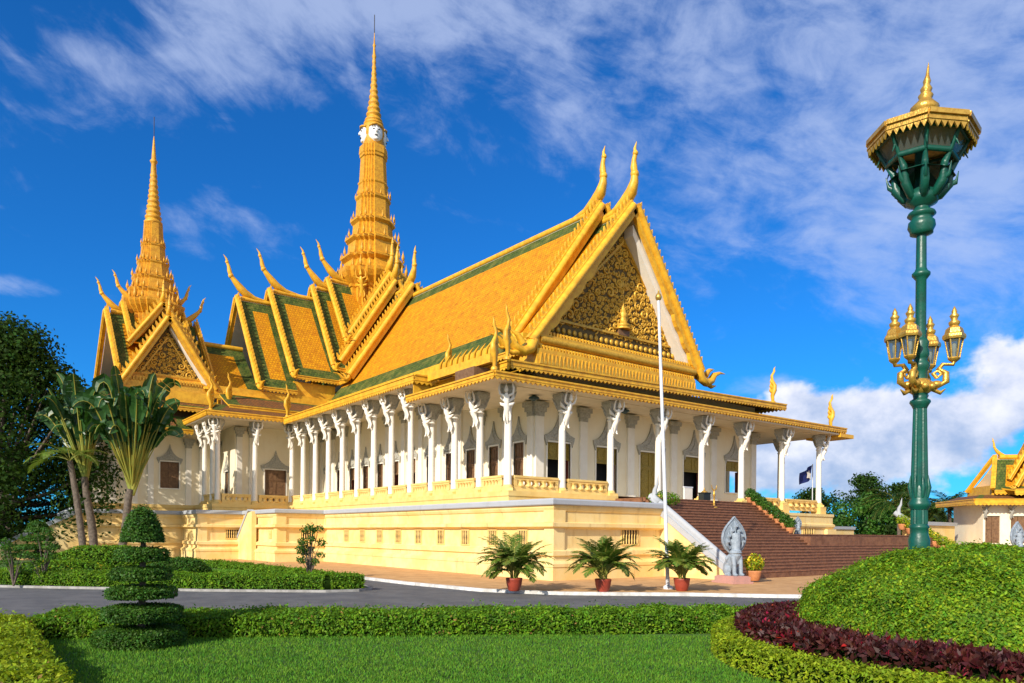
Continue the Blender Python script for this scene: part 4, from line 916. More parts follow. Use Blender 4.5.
mb.lathe([(.23, 5.72), (.27, 5.78), (.35, 5.86), (.33, 5.92), (.22, 5.98), (.24, 6.1), (.31, 6.22), (.31, 6.34), (.24, 6.42), (.22, 6.5), (.22, 6.8), (.25, 6.86), (.31, 6.98), (.29, 7.08), (.2, 7.16), (.24, 7.24), (.29, 7.34), (.27, 7.46), (.24, 7.56), (.25, 7.72), (.19, 7.8), (.145, 7.86)], 'lampg', n=20)
mb.lathe([(.145, 7.86), (.14, 9.1), (.2, 9.16), (.24, 9.2), (.24, 9.26), (.17, 9.32), (.14, 9.4), (.13, 10.35)], 'lampg', n=20)
mb.lathe([(.14, 10.3), (.30, 10.36), (.30, 10.44), (.36, 10.58), (.34, 10.74), (.26, 10.84), (.30, 10.9), (.37, 10.97), (.34, 11.05), (.2, 11.16), (.22, 11.24), (.40, 11.34), (.44, 11.46), (.36, 11.58), (.18, 11.66), (.16, 12.4)], 'lampg', n=20)
rez(mb, ZM).build('post', lamp)
mb = MB()
LA = math.atan2(-Fv.y, -Fv.x)
def oct_(r, z): return [Vector((r * math.cos(LA + R_(22.5 + 45 * i)), r * math.sin(LA + R_(22.5 + 45 * i)), z)) for i in range(8)]
mb.loft([oct_(1.0, 12.62), oct_(1.31, 12.66), oct_(1.33, 12.72), oct_(1.31, 12.80), oct_(.55, 12.98), oct_(.2, 13.04)], 'lampgold', smooth=False)
R8 = oct_(1.30, 12.70)
for i in range(8): fascia(mb, R8[i], R8[(i + 1) % 8], h=.32, th=.05, pitch=.16, tooth=.17, m='lampgold')
cap = rez(mb, ZM).build('lantern_roof', lamp)
mb = MB(); mb.lathe([(.30, 13.0), (.34, 13.06), (.2, 13.12), (.34, 13.2), (.36, 13.28), (.22, 13.38), (.15, 13.44), (.19, 13.5), (.12, 13.56), (.15, 13.62), (.08, 13.7), (.1, 13.76), (.05, 13.86), (.03, 14.0), (.005, 14.1)], 'lampgold', n=16); rez(mb, ZM).build('finial', cap)
mb = MB(); A, B = oct_(1.10, 12.56), oct_(.86, 12.06)
for i in range(8):
    j = (i + 1) % 8
    mb.tube([A[i], B[i]], .055, 'lampg', 6); mb.tube([A[i], A[j]], .05, 'lampg', 6); mb.tube([B[i], B[j]], .055, 'lampg', 6)
    mb.tube([B[i], Vector((B[i].x * .80, B[i].y * .80, 11.9)), Vector((B[i].x * .78, B[i].y * .78, 11.68)), Vector((B[i].x * .52, B[i].y * .52, 11.48)), Vector((B[i].x * .28, B[i].y * .28, 11.4))], [.05, .09, .12, .11, .06], 'lampg', 7)
    mb.ball((B[i].x * .82, B[i].y * .82, 11.9), .09, 'lampg', 6); mb.tube([Vector((B[i].x * .76, B[i].y * .76, 11.66)), Vector((B[i].x * .98, B[i].y * .98, 11.72)), Vector((B[i].x * 1.04, B[i].y * 1.04, 11.88))], [.06, .05, .01], 'lampg', 6)
    p = B[i] * .5 + A[i] * .5; mb.tube([p, p + Vector((p.x * .12, p.y * .12, -.25))], [.04, .01], 'lampg', 5)
rez(mb, ZM).build('lantern_cage', lamp)
mb = MB()
for i in range(8):
    j = (i + 1) % 8; q = [A[i] * .97 + A[j] * .03, A[i] * .03 + A[j] * .97, B[i] * .03 + B[j] * .97, B[i] * .97 + B[j] * .03]; mb.add([v * 1.0 for v in q], [(0, 1, 2, 3)], 'glass')
    mb.add([B[i] * .98, B[j] * .98, Vector((0, 0, B[i].z))], [(0, 1, 2)], 'lampg')
rez(mb, ZM).build('lantern_glass', lamp)
def side_lantern(a):
    c, s = math.cos(a), math.sin(a); D = Vector((c, s, 0)); e = Vector((-s, c, 0))
    P = lambda x, z, y=0: D * (x * .86 - .02) + e * y + Vector((0, 0, z))
    mb = MB()
    mb.tube([P(.2, 6.15), P(.42, 5.98), P(.62, 6.12), P(.62, 6.42), P(.45, 6.55), P(.55, 6.70), P(.78, 6.66), P(.80, 6.78)], [.08, .085, .08, .07, .065, .06, .055, .05], 'lampgold', 8)
    mb.tube([P(.42, 6.25), P(.32, 6.42), P(.44, 6.5), P(.52, 6.38), P(.44, 6.3)], [.05, .055, .05, .04, .03], 'lampgold', 7); mb.ball(P(.4, 6.05), .13, 'lampgold', 7); mb.tube([P(.3, 5.9), P(.5, 5.78), P(.62, 5.9)], [.06, .06, .01], 'lampgold', 6)
    o = rez(mb, LM, False).build('lantern_bracket', lamp); L = P(.80, 0)
    hx = lambda r, z: [L + Vector((r * math.cos(a + i * math.pi / 3), r * math.sin(a + i * math.pi / 3), z)) for i in range(6)]
    mb = MB(); mb.loft([hx(0.039, 6.72), hx(0.109, 6.8), hx(0.133, 6.84), hx(0.117, 6.87)], 'lampgold', smooth=False)
    b0, t0 = hx(.11, 6.86), hx(.185, 7.36)
    for i in range(6): mb.tube([b0[i], t0[i]], .018, 'lampgold', 5)
    mb.loft([hx(0.226, 7.34), hx(0.242, 7.40), hx(0.234, 7.46), hx(0.195, 7.5), hx(0.172, 7.62), hx(0.094, 7.7)], 'lampgold', smooth=False)
    mb.lathe([(.08, 7.68), (.11, 7.74), (.12, 7.8), (.06, 7.86), (.08, 7.92), (.10, 7.97), (.05, 8.04), (.06, 8.08), (.03, 8.16), (.005, 8.22)], 'lampgold', L, 10); rez(mb, LM, False).build('lantern_frame', o)
    mb = MB(); b1, t1 = hx(.104, 6.87), hx(.177, 7.35)
    for i in range(6): mb.add([b1[i], b1[(i + 1) % 6], t1[(i + 1) % 6], t1[i]], [(0, 1, 2, 3)], 'glass')
    mb.lathe([(.03, 6.86), (.03, 7.0), (.05, 7.05), (.05, 7.2), (.02, 7.26)], 'white', L, 8); rez(mb, LM, False).build('lantern_glass', o)
mb = MB(); mb.lathe([(.17, 5.72), (.25, 5.78), (.27, 5.9), (.22, 6.0), (.17, 6.05)], 'lampgold', n=14)
for i in range(8): a = i * math.pi / 4; mb.ball((.26 * math.cos(a), .26 * math.sin(a), 5.86), .085, 'lampgold', 6)
mb.build('gilt_collar', lamp)
ra = math.atan2(Rv.y, Rv.x)
for q in (-25, 44, 190, 223): side_lantern(ra + R_(q))

pole = thing('flagpole', 'slim white flagpole standing on the kerb before the hall, leaning slightly left', 'flagpole', (-.03, -7.54, .13))
tv = -Rv * 0.5
mb = MB(); mb.tube([(0, 0, 0), tv * .5 + Vector((0, 0, 6.2)), tv + Vector((0, 0, 12.3))], [.085, .075, .06], 'steel', 10); mb.lathe([(.2, 0), (.2, .1), (.13, .16)], 'steel'); mb.build('pole', pole)
mb = MB(); mb.lathe([(.05, 12.25), (.12, 12.32), (.14, 12.42), (.11, 12.52), (.05, 12.58), (.02, 12.72)], 'lampgold', tv, 10); mb.build('finial', pole)

# guardian statue: sitting lion body carrying a seven-headed serpent hood
def statue(loc, rz, label, plinth=True, scale=1.0, group=None):
    t = thing('guardian_statue', label, 'statue', loc, rz, group)      # faces local +x
    mb = MB()
    mb.ball((-.35, 0, .42), (.42, .36, .42), 'stone', 12); mb.tube([(-.3, 0, .5), (0, 0, .95), (.22, 0, 1.35), (.24, 0, 1.6)], [.42, .40, .36, .26], 'stone', 14)
    for s in (-1, 1):
        mb.ball((-.18, .30 * s, .36), (.36, .18, .34), 'stone', 10); mb.tube([(-.2, .34 * s, .1), (.2, .36 * s, .08)], [.13, .11], 'stone', 9)
        mb.tube([(.30, .24 * s, 1.2), (.42, .24 * s, .7), (.44, .24 * s, .1)], [.17, .12, .12], 'stone', 10); mb.ball((.52, .24 * s, .1), (.2, .13, .1), 'stone', 8)
        mb.tube([(.1, .34 * s, 1.25), (-.05, .44 * s, 1.05), (-.1, .42 * s, .8)], [.1, .12, .02], 'stone', 8)
    mb.tube([(-.7, 0, .3), (-.85, .1, .6), (-.7, .1, .95)], [.12, .1, .03], 'stone', 8)
    for z, r in ((1.42, .36), (1.52, .32)): mb.lathe([(r, -.05), (r + .05, 0), (r, .05)], 'stone', (.2, 0, z), 14)
    mb.tube([(.24, 0, 1.5), (.20, 0, 1.9), (.12, 0, 2.3), (.12, 0, 2.6)], [.27, .30, .36, .34], 'stone', 14, flat=(1, .8))
    body = mb.build('body', t); md = body.modifiers.new('join', 'REMESH'); md.mode = 'VOXEL'; md.voxel_size = .028; md.use_smooth_shade = True
    half = [(.30, 1.38), (.60, 1.62), (.80, 1.98), (.85, 2.32), (.77, 2.66), (.58, 2.98), (.34, 3.24), (.13, 3.42), (0, 3.58)]
    po = [(y, z) for y, z in half] + [(-y, z) for y, z in half[::-1][1:]]
    mb = MB(); mb.prism(po, lambda y, z, k: Vector((k, y, z)), -.06, .10, 'stone')
    po2 = [(y * .86, 1.52 + (z - 1.42) * .9) for y, z in po]; n = len(po)
    for i in range(n - 1): mb.tube([(.1, *po[i]), (.1, *po[i + 1])], .05, 'stone', 6)
    for k, (y, z, q) in enumerate(((0, 2.92, .20), (-.27, 2.64, .17), (.27, 2.64, .17), (-.47, 2.34, .16), (.47, 2.34, .16), (-.58, 2.0, .15), (.58, 2.0, .15))):
        mb.tube([(.1, y * .3, 1.75), (.16, y * .7, z - .35), (.14, y, z - .1), (.2, y, z + q * .6), (.32, y, z + q * .75)], [.07, .085, .10, q * .8, q * .5], 'stone', 8)
        mb.tube([(.2, y, z + q * .4), (.16, y, z + q * 1.4), (.12, y, z + q * 2.1)], [q * .5, q * .3, .01], 'stone', 6); mb.ball((.3, y, z + q * .35), (q * .6, q * .45, q * .2), 'stone', 6)
        for s in (-1, 1): mb.ball((.30, y + s * q * .4, z + q * .85), q * .2, 'stone', 5)
    for s in (-1, 1): mb.tube([(.14, .08 * s, 1.6), (.15, .10 * s, 2.3)], [.05, .03], 'stone', 6)
    mb.build('serpent_hood', t)
    if plinth:
        mb = MB(); mb.box((-.95, -.62, -.30), (.85, .62, -.02), 'pink'); mb.box((-.85, -.55, -.02), (.78, .55, .03), 'pink'); mb.box((-1.05, -.75, -.42), (.95, .75, -.30), 'pink'); mb.build('plinth', t)
    t.scale = (scale,) * 3; return t
ST = R_(-105)
statue((5.75, -6.6, .47), ST, 'blue-grey guardian statue with a serpent hood at the near foot of the brown stairs', True, .80)
statue((19.9, -1.3, 2.43), ST, 'small hooded guardian statue showing above the potted shrubs by the upper balustrade', False, .36)
statue((39.2, -7.4, .60), ST, 'hooded guardian statue half hidden behind the bright green mound', True, .85)

def pot(mb, r, h, m): mb.lathe([(r * .62, 0), (r * .74, h * .1), (r * .94, h * .55), (r * .98, h * .80), (r * 1.02, h * .86), (r * 1.02, h), (r * .86, h), (r * .84, h * .86), (0.01, h * .84)], m, n=18)
def frond(mb, base, d, L, arch, m, npair=15, wid=.045, ll=.42, droop=.45):
    d = Vector(d).normalized(); side = d.cross(Vector((0, 0, 1))).normalized(); pts = []
    for i in range(10):
        t = i / 9; ang = arch[0] + (arch[1] - arch[0]) * t
        pts.append((pts[-1] + (d * math.cos(ang) + Vector((0, 0, math.sin(ang)))) * (L / 9)) if pts else Vector(base))
    mb.tube(pts, [.018 * (1 - .8 * i / 9) + .004 for i in range(10)], 'stalk', 4)
    for i in range(npair):
        t = .22 + .78 * (i + .5) / npair; k = min(8, int(t * 9)); f = t * 9 - k; p = pts[k] * (1 - f) + pts[k + 1] * f; td = (pts[k + 1] - pts[k]).normalized()
        l = ll * math.sin(math.pi * (.18 + .80 * t)) * random.uniform(.85, 1.15)
        for s in (-1, 1):
            dd = (side * s * .8 + td * .75 + Vector((0, 0, random.uniform(-.05, .25)))).normalized(); up = dd.cross(td).normalized() * 1.0
            q = td.cross(dd).cross(dd).normalized() * wid / 2
            a = p; b = p + dd * l * .5 - Vector((0, 0, droop * l * .12)); c = p + dd * l - Vector((0, 0, droop * l * .55))
            mb.add([a - q * .4, a + q * .4, b + q, b - q, c], [(0, 1, 2, 3), (3, 2, 4)], m)
def potted_palm(loc, label, seed, h=2.6, lean=0):
    random.seed(seed); t = thing('potted_palm', label, 'potted palm', loc, group='potted palms along the white kerb')
    mb = MB(); pot(mb, .33, .52, 'terra'); mb.build('pot', t)
    mb = MB()
    for k in range(9): a = random.uniform(0, 6.28); mb.tube([(.12 * math.cos(a), .12 * math.sin(a), .42), (.2 * math.cos(a), .2 * math.sin(a), 1.2 + random.random() * .3)], [.035, .022], 'stalk', 6)
    for k in range(54):
        a = k * 2.4 + random.uniform(-.4, .4); e = random.uniform(.0, 1.0) ** 1.2
        frond(mb, (.12 * math.cos(a), .12 * math.sin(a), random.uniform(.5, .95)), (math.cos(a), math.sin(a), 0), h * random.uniform(.62, .84) * (1 - .2 * e), (1.52 - .45 * e, .45 - 1.6 * e), 'palml', 18, .075, .46)
    mb.build('fronds', t)
potted_palm((-6.27, -4.92, .13), 'bushy palm in a red pot, leftmost on the kerb below the podium corner', 1)
potted_palm((-3.52, -7.19, .13), 'palm in a red pot standing before the wide dark vent, midway along the kerb', 5, 2.5)
potted_palm((-.35, -8.55, .13), 'palm in a red pot beside the white flagpole', 9, 2.35)

def small_shrub(loc, label, cat, group, r=.4, ph=.36, pr=.26, leaf='leafm', n=420, flowers=0):
    t = thing('potted_shrub', label, cat, loc, group=group); mb = MB(); pot(mb, pr, ph, 'clay'); mb.build('pot', t)
    d = rng.normal(size=(n, 3)); d /= np.linalg.norm(d, axis=1, keepdims=True); P = d * r * rng.uniform(.55, 1.05, (n, 1)) * np.array([1, 1, .9]) + np.array([0, 0, ph + r * .75])
    leaves(P, d, .15, leaf, parent=t, name='foliage', m2='flower' if flowers else None, frac2=flowers); return t
small_shrub((7.3, -6.7, .2), 'yellow-green flowering shrub in a clay pot right beside the near guardian statue', 'potted shrub', None, .5, .5, .36, 'leafy', 600, .25)
ORD = ['topmost', 'second from the top', 'third from the top', 'fourth from the top', 'fifth from the top', 'sixth from the top', 'seventh from the top', 'eighth from the top', 'ninth from the top']
G1 = 'potted shrubs stepping down the upper stairs'
P0_, P1_ = Vector((18.3, 1.2, 4.62)), Vector((18.3, -1.75, 2.6))
proto = None
for i in range(8):
    p = lerp(P0_, P1_, i / 7); lab = ORD[i] + ' orange pot of green shrub beside the upper stairs'
    if i == 0: proto = small_shrub(p, lab, 'potted shrub', G1, .38, .36, .26, 'leafm', 420)
    else: o = dup(proto, None, p, i * 1.3); o['label'] = lab
G2 = 'potted shrubs down the far side of the stairs'
P0_, P1_ = Vector((35.9, -.6, 3.0)), Vector((35.9, -5.4, .35))
for i in range(9):
    p = lerp(P0_, P1_, i / 8); lab = ORD[i] + ' yellow-green potted shrub beside the far grey stair rail'
    if i == 0: proto = small_shrub(p, lab, 'potted shrub', G2, .46, .46, .32, 'leafy', 420, .12)
    else: o = dup(proto, None, p, i * 1.1); o['label'] = lab
b = leaves(*(lambda P, d: (P, d))(*(lambda d: (d * rng.uniform(.6, 1.05, (700, 1)) * np.array([1.3, .5, .42]) + np.array([8.6, .2, 4.55]), d))((lambda d: d / np.linalg.norm(d, axis=1, keepdims=True))(rng.normal(size=(700, 3))))), .15, 'leafb', name='shrub')
tag(b, 'bright green shrub on the terrace edge left of the flagpole', 'shrub')

# small things on the landing
t = thing('offering_stand', 'slim gold stand near the top of the stairs below the black box', 'stand', (13.6, .55, 4.15))
mb = MB(); mb.lathe([(.25, 0), (.22, .06), (.07, .12), (.05, .7), (.10, .8), (.06, .9), (.05, 1.15)], 'lampgold', n=12); mb.build('post', t)
mb = MB()
for s in (-1, 1): mb.tube([(0, 0, 1.05), (.2 * s, 0, 1.2), (.26 * s, 0, 1.42)], [.04, .04, .02], 'lampgold', 6)
mb.build('arms', t)
t = thing('donation_box', 'black box with a gold crest on the landing above the stairs', 'box', (15.0, 2.4, 4.62))
mb = MB(); mb.box((-.34, -.22, .10), (.34, .22, .58), 'blackbox'); mb.box((-.38, -.26, .55), (.38, .26, .62), 'blackbox'); mb.box((-.36, -.24, 0), (.36, .24, .10), 'lampgold'); mb.build('case', t)
mb = MB(); mb.lathe([(.22, .62), (.2, .68), (.08, .74), (.04, .84), (.01, .95)], 'lampgold', n=10); mb.build('crest', t)
t = thing('panel_board', 'white free-standing board leaning at the foot of a column beside the open door', 'board', (14.2, 3.1, 4.62))
mb = MB(); mb.box((-.40, -.05, 0.05), (.40, .05, .95), 'white'); mb.box((-.44, -.07, .92), (.44, .07, 1.0), 'steel'); mb.build('panel', t)
mb = MB(); mb.box((-.6, -.3, 0), (-.5, .3, .06), 'steel'); mb.box((.5, -.3, 0), (.6, .3, .06), 'steel'); mb.build('feet', t)
t = thing('flag', 'dark blue flag with a pale emblem hanging between the last two columns', 'flag', (32.3, 5.0, 4.3))
mb = MB(); mb.tube([(0, 0, 0), (0, 0, 4.1)], .04, 'steel', 8); mb.build('pole', t)
mb = MB(); gx = []
for i in range(9):
    for j in range(7):
        u, v = i / 8, j / 6; gx.append(Vector((-.08 - 1.7 * u, .14 * math.sin(u * 7 + v * 1.5), 4.0 - 1.15 * v - .55 * u - .2 * u * (1 - v))))
mb.add(gx, [(i * 7 + j, i * 7 + j + 1, (i + 1) * 7 + j + 1, (i + 1) * 7 + j) for i in range(8) for j in range(6)], 'flag', smooth=True); fo = mb.build('cloth', t, fix=False)
mb = MB(); c = Vector((-.9, -.22, 3.1)); mb.prism([(.0, .42), (.12, .2), (.34, .22), (.2, 0), (.3, -.3), (0, -.2), (-.3, -.3), (-.2, 0), (-.34, .22), (-.12, .2)], lambda x, z, k: c + Vector((x, k, z - x * .2)), 0, .02, 'white'); mb.build('emblem', fo)

# ================================================================== far pavilion on the right
pv = thing('palace_pavilion', 'small cream pavilion with crossed golden gables and brown shutters at the right edge', 'pavilion', (47.3, -4.3, 0), math.atan2(-Fv.x, Fv.y) + R_(-8))
pv.scale = (.86, .86, .86); pv.location = (48.9, -5.6, .35)
# local frame: +x to the viewer's right, -y towards the viewer
def lpart(mb, name, parent=None): return mb.build(name, parent or pv)
mb = MB(); ops = [(1.35 + 0.0, 2.65, 2.0, 4.55), (4.0, 5.5, 1.6, 4.55), (6.9, 8.4, 1.6, 4.55), (9.8, 11.1, 2.0, 4.55)]
def wr(mb, x0, x1, y, z0, z1, ops):
    s = x0
    for a, b, zb, zt in ops:
        a += x0; b += x0
        mb.box((s, y, z0), (a, y + .4, z1), 'cream')
        if zb > z0: mb.box((a, y, z0), (b, y + .4, zb), 'cream')
        mb.box((a, y, zt), (b, y + .4, z1), 'cream'); s = b
    mb.box((s, y, z0), (x1, y + .4, z1), 'cream')
wr(mb, -6.3, 6.3, -3.2, 0.0, 5.6, [(.2, 1.5, 1.9, 4.5), (2.45, 3.75, 1.9, 4.5), (4.85, 6.25, 1.5, 4.5), (7.35, 8.65, 1.9, 4.5), (9.85, 11.15, 1.9, 4.5)])
mb.box((-6.3, -2.8, 0), (-5.9, 3, 5.6), 'cream'); mb.box((5.9, -2.8, 0), (6.3, 3, 5.6), 'cream'); mb.box((-5.8, -2.7, .1), (5.8, 3, 5.5), 'dark'); w_ = lpart(mb, 'wall')  # near-black box inside stands in for the unlit room
for x in (-5.45, -3.2, -.75, 1.7, 4.2):
    z0 = 1.5 if x == -.75 else 1.9; q = .7 if x == -.75 else .65
    mb = MB(); mb.box((x - q, -3.05, z0), (x - .02, -2.98, 4.5), 'wood'); mb.box((x + .02, -3.05, z0), (x + q, -2.98, 4.5), 'wood')
    for s in (-1, 1):
        for zc in (2.5, 3.6): mb.box((x + s * q * .5 - .18, -3.09, zc - .4), (x + s * q * .5 + .18, -3.05, zc + .4), 'wood')
    wn = lpart(mb, 'shutter')
    if x == -.75:
        mb = MB(); ornament(mb, Matrix(((1, 0, 0, 0), (0, -1, 0, -3.2), (0, 0, 1, 0), (0, 0, 0, 1))), x, 4.5, 2.4, 1.3); mb.build('stucco_gable', wn)
for x in (-6.2, -3.9, -1.5, 1.6, 4.0, 6.2):
    b = bracket_mesh('grey', .72).build('figure_bracket', pv); b.location = (x, -3.2, 5.75); b.rotation_euler = (0, 0, R_(-90))
mb = MB()
def psk(r0, r1, e0, e1, nm, h=.55):
    mb = MB(); slope(mb, r0, r1, e0, e1, bt=0, bb=.4, bs=(.6, .6), sag=.03, th=.12, mats=('dull', 'green')); o = lpart(mb, nm); mb = MB(); fascia(mb, e0, e1, h=h, tooth=.1); mb.build('eave_board', o)
psk((-6.2, -2.2, 6.55), (6.2, -2.2, 6.55), (-7.6, -4.4, 6.0), (7.6, -4.4, 6.0), 'skirt_roof'); psk((-4.4, -2.0, 7.3), (4.4, -2.0, 7.3), (-3.9, -4.0, 6.95), (3.9, -4.0, 6.95), 'skirt_roof')
psk((-6.0, 3, 6.55), (-6.0, -2.2, 6.55), (-7.6, 4, 6.0), (-7.6, -4.4, 6.0), 'skirt_roof', .5)
mb = MB(); mb.box((-5, -2.0, 5.6), (5, 3, 7.5), 'gold'); lpart(mb, 'upper_wall')
tier(pv, 'side_roof_tier', (-3.6, 0, 10.3), (0, 0, 10.3), (-5.0, -2.6, 6.95), (-5.0, 2.6, 6.95), (-1, 0, 0), lean=.6, ch=1.9, w=.3, curl=.0, bs=(.9, 0), bt=.75, bb=.8, tooth=.15)
tier(pv, 'side_roof_tier', (3.6, 0, 10.3), (0, 0, 10.3), (5.0, -2.6, 6.95), (5.0, 2.6, 6.95), (1, 0, 0), lean=.6, ch=1.9, w=.3, curl=.0, bs=(.9, 0), bt=.75, bb=.8, tooth=.15)
tier(pv, 'front_roof_tier', (-.9, -2.5, 11.4), (-.9, 0, 11.4), (-3.2, -2.5, 7.2), (1.4, -2.5, 7.2), (0, -1, 0), lean=.1, ch=1.9, w=.42, curl=.35, bs=(.5, 0), bt=.5, bb=.5, tooth=.2)
tier(pv, 'front_roof_tier', (-.9, -1.7, 12.4), (-.9, 0, 12.4), (-3.4, -1.7, 7.9), (1.6, -1.7, 7.9), (0, -1, 0), lean=.1, ch=1.9, w=.35, curl=.0, bs=(.5, 0), bt=.5, bb=.5, tooth=.2, eave=False)
mb = MB(); mb.prism([(-2.9, 7.5), (1.1, 7.5), (-.9, 10.9)], lambda x, z, t: Vector((x, t, z)), -2.1, -1.9, 'gold'); p3 = lpart(mb, 'pediment'); scrolls([(-2.5, 7.7), (.7, 7.7), (-.9, 10.5)], -2.1, 26, .36, p3, 'scroll_carving', .16)
t = thing('garden_wall', 'low yellow wall with grey coping right of the portico end, behind the stairs', 'wall', (0, 0, 0))
mb = MB(); mb.box((32.6, 5.0, 0), (39.0, 5.4, 3.05), 'podium'); mb.build('masonry', t); mb = MB(); mb.box((32.5, 4.9, 3.05), (39.1, 5.5, 3.3), 'cap'); mb.build('coping', t)
t = thing('garden_wall', 'yellow wall with grey coping behind the green street lamp', 'wall', (0, 0, 0))
mb = MB(); mb.box((38.5, -1.0, 0), (44.5, -.6, 3.4), 'podium'); mb.box((38.5, -1.3, 0), (44.5, -1.0, 1.6), 'podium'); mb.build('masonry', t); mb = MB(); mb.box((38.4, -1.15, 3.4), (44.7, -.5, 3.7), 'cap'); mb.build('coping', t)
t = thing('garden_wall', 'low parapet with grey coping in front of the far pavilion', 'wall', (0, 0, 0))
a, b = GP(56.5, 34.6), GP(56.5, 44)
mb = MB(); mb.beam((a.x, a.y, .85), (b.x, b.y, .85), .35, 1.7, 'podium'); mb.build('masonry', t); mb = MB(); mb.beam((a.x, a.y, 1.78), (b.x, b.y, 1.78), .5, .18, 'cap'); mb.build('coping', t)

# ================================================================== planting
def prism_pts(path, w, h, n, round_=.12):
    "random points and normals over the top and sides of a clipped hedge along a path"
    P = [Vector((*p, 0)) for p in path]; seg = [(P[i], P[i + 1]) for i in range(len(P) - 1)]; Ls = np.array([(b - a).length for a, b in seg]); per = [h, w, h]
    out, nn = [], []
    pk = rng.choice(len(seg), n, p=Ls / Ls.sum()); U = rng.random(n); Q = rng.random(n) * (w + 2 * h); J = rng.normal(size=n) * .03
    for k, u, q, j in zip(pk, U, Q, J):
        a, b = seg[k]; d = (b - a).normalized(); s = Vector((-d.y, d.x, 0)); p = a + (b - a) * u
        if q < h: o, z, m = -w / 2, q, -s
        elif q < h + w: o, z, m = q - h - w / 2, h, Vector((0, 0, 1))
        else: o, z, m = w / 2, q - h - w, s
        if z > h - round_ and abs(o) > w / 2 - round_: m = (m + Vector((0, 0, .6)) + s * (.6 if o > 0 else -.6)).normalized(); z -= .03
        p = p + s * o + Vector((0, 0, z)) + m * (j + .05 * math.sin(p.x * 3.1 + o * 2) * math.sin(p.y * 2.7) + .025 * math.sin(p.x * 9 + p.y * 7) + (abs(random.gauss(0, .06)) if random.random() < .10 else 0)); out.append(p); nn.append(m)
    for e, sg in ((0, -1), (-1, 1)):     # the two ends
        a, b = seg[e]; d = (b - a).normalized() * sg; s = Vector((-d.y, d.x, 0)); c = a if e == 0 else b
        for _ in range(int(n * w * h / (Ls.sum() * (w + 2 * h)))): out.append(c + s * random.uniform(-w / 2, w / 2) + Vector((0, 0, random.uniform(0, h))) + d * random.gauss(0, .03)); nn.append(d)
    return np.array([tuple(p) for p in out]), np.array([tuple(p) for p in nn])
def hedge(path, w, h, leaf, size, dens, label, group=None, z=0.0, cat='hedge', m2=None, frac2=0, name='hedge'):
    L = sum((Vector(path[i + 1]) - Vector(path[i])).length for i in range(len(path) - 1)); n = int(L * (w + 2 * h) * dens)
    P, Nn = prism_pts(path, w, h, n); core = MB(); rings = []; c = .06
    for i, p in enumerate(path):
        a = Vector((*path[max(i - 1, 0)], 0)); b = Vector((*path[min(i + 1, len(path) - 1)], 0)); d = (b - a).normalized(); s = Vector((-d.y, d.x, 0)); q = Vector((*p, 0))
        rings.append([q + s * (k * (w / 2 - c)) + Vector((0, 0, zz)) for k, zz in ((-1, 0), (-1, h - c), (1, h - c), (1, 0))])
    core.loft(rings, 'hedgecore', smooth=False)
    P[:, 2] += z; core.v = [(x, y, zz + z) for x, y, zz in core.v]
    o = leaves(P, Nn, size, leaf, core=core, name=name, m2=m2, frac2=frac2, tilt=1.1, aspect=.46); tag(o, label, cat, group); return o
hedge([(-22.6, -8.55), (-15.0, -12.95), (-6.2, -17.95)], 1.55, .5, 'leafb', .085, 1000, 'long low clipped hedge between the lawn and the road', m2='dryleaf', frac2=.012)
hedge([(-24.3, -21.5), (-24.25, -14), (-24.2, -9.0)], 2.3, .52, 'leafy', .075, 1300, 'broad yellow-green hedge in the lower left corner', m2='dryleaf', frac2=.01)
hedge([(-30, 16.6), (-22.2, 9.6), (-18.9, 6.3), (-15.8, 3.1), (-12.0, .25), (-10.6, .1)], 1.0, .56, 'leafb', .10, 560, 'clipped hedge along the far kerb of the road', z=.1)
hedge([(-10.3, 1.4), (-10.1, 8), (-10.6, 20), (-12.5, 30)], .7, .40, 'leafb', .11, 380, 'hedge edging the garden island on the side facing the hall', z=.1)
def dome(c, r, n, leaf, size, label, cat, zs=1.0, z0=0.0, name='shrub', pw=1.0, core=True, m2=None, frac2=0, group=None):
    d = rng.normal(size=(n, 3)); d[:, 2] = np.abs(d[:, 2]); d /= np.linalg.norm(d, axis=1, keepdims=True)
    rr = np.array(r); wob = 1 + .03 * np.sin(d[:, :1] * 9 + d[:, 2:] * 5) + rng.normal(size=(n, 1)) * .012
    P = d * rr * wob + np.array(c); Nn = d / rr; Nn /= np.linalg.norm(Nn, axis=1, keepdims=True); cr = None
    cr = MB(); cr.loft([[Vector((c[0] + math.cos(a) * q * (r[0] - .06), c[1] + math.sin(a) * q * (r[1] - .06), c[2] + zz * (r[2] - .06))) for a in [2 * math.pi * k / 28 for k in range(28)]] for q, zz in [(math.cos(t), math.sin(t)) for t in np.linspace(0, 1.54, 9)]], 'hedgecore')
    o = leaves(P, Nn, size, leaf, core=cr, name=name, m2=m2, frac2=frac2, tilt=1.1, aspect=.46); tag(o, label, cat, group); return o
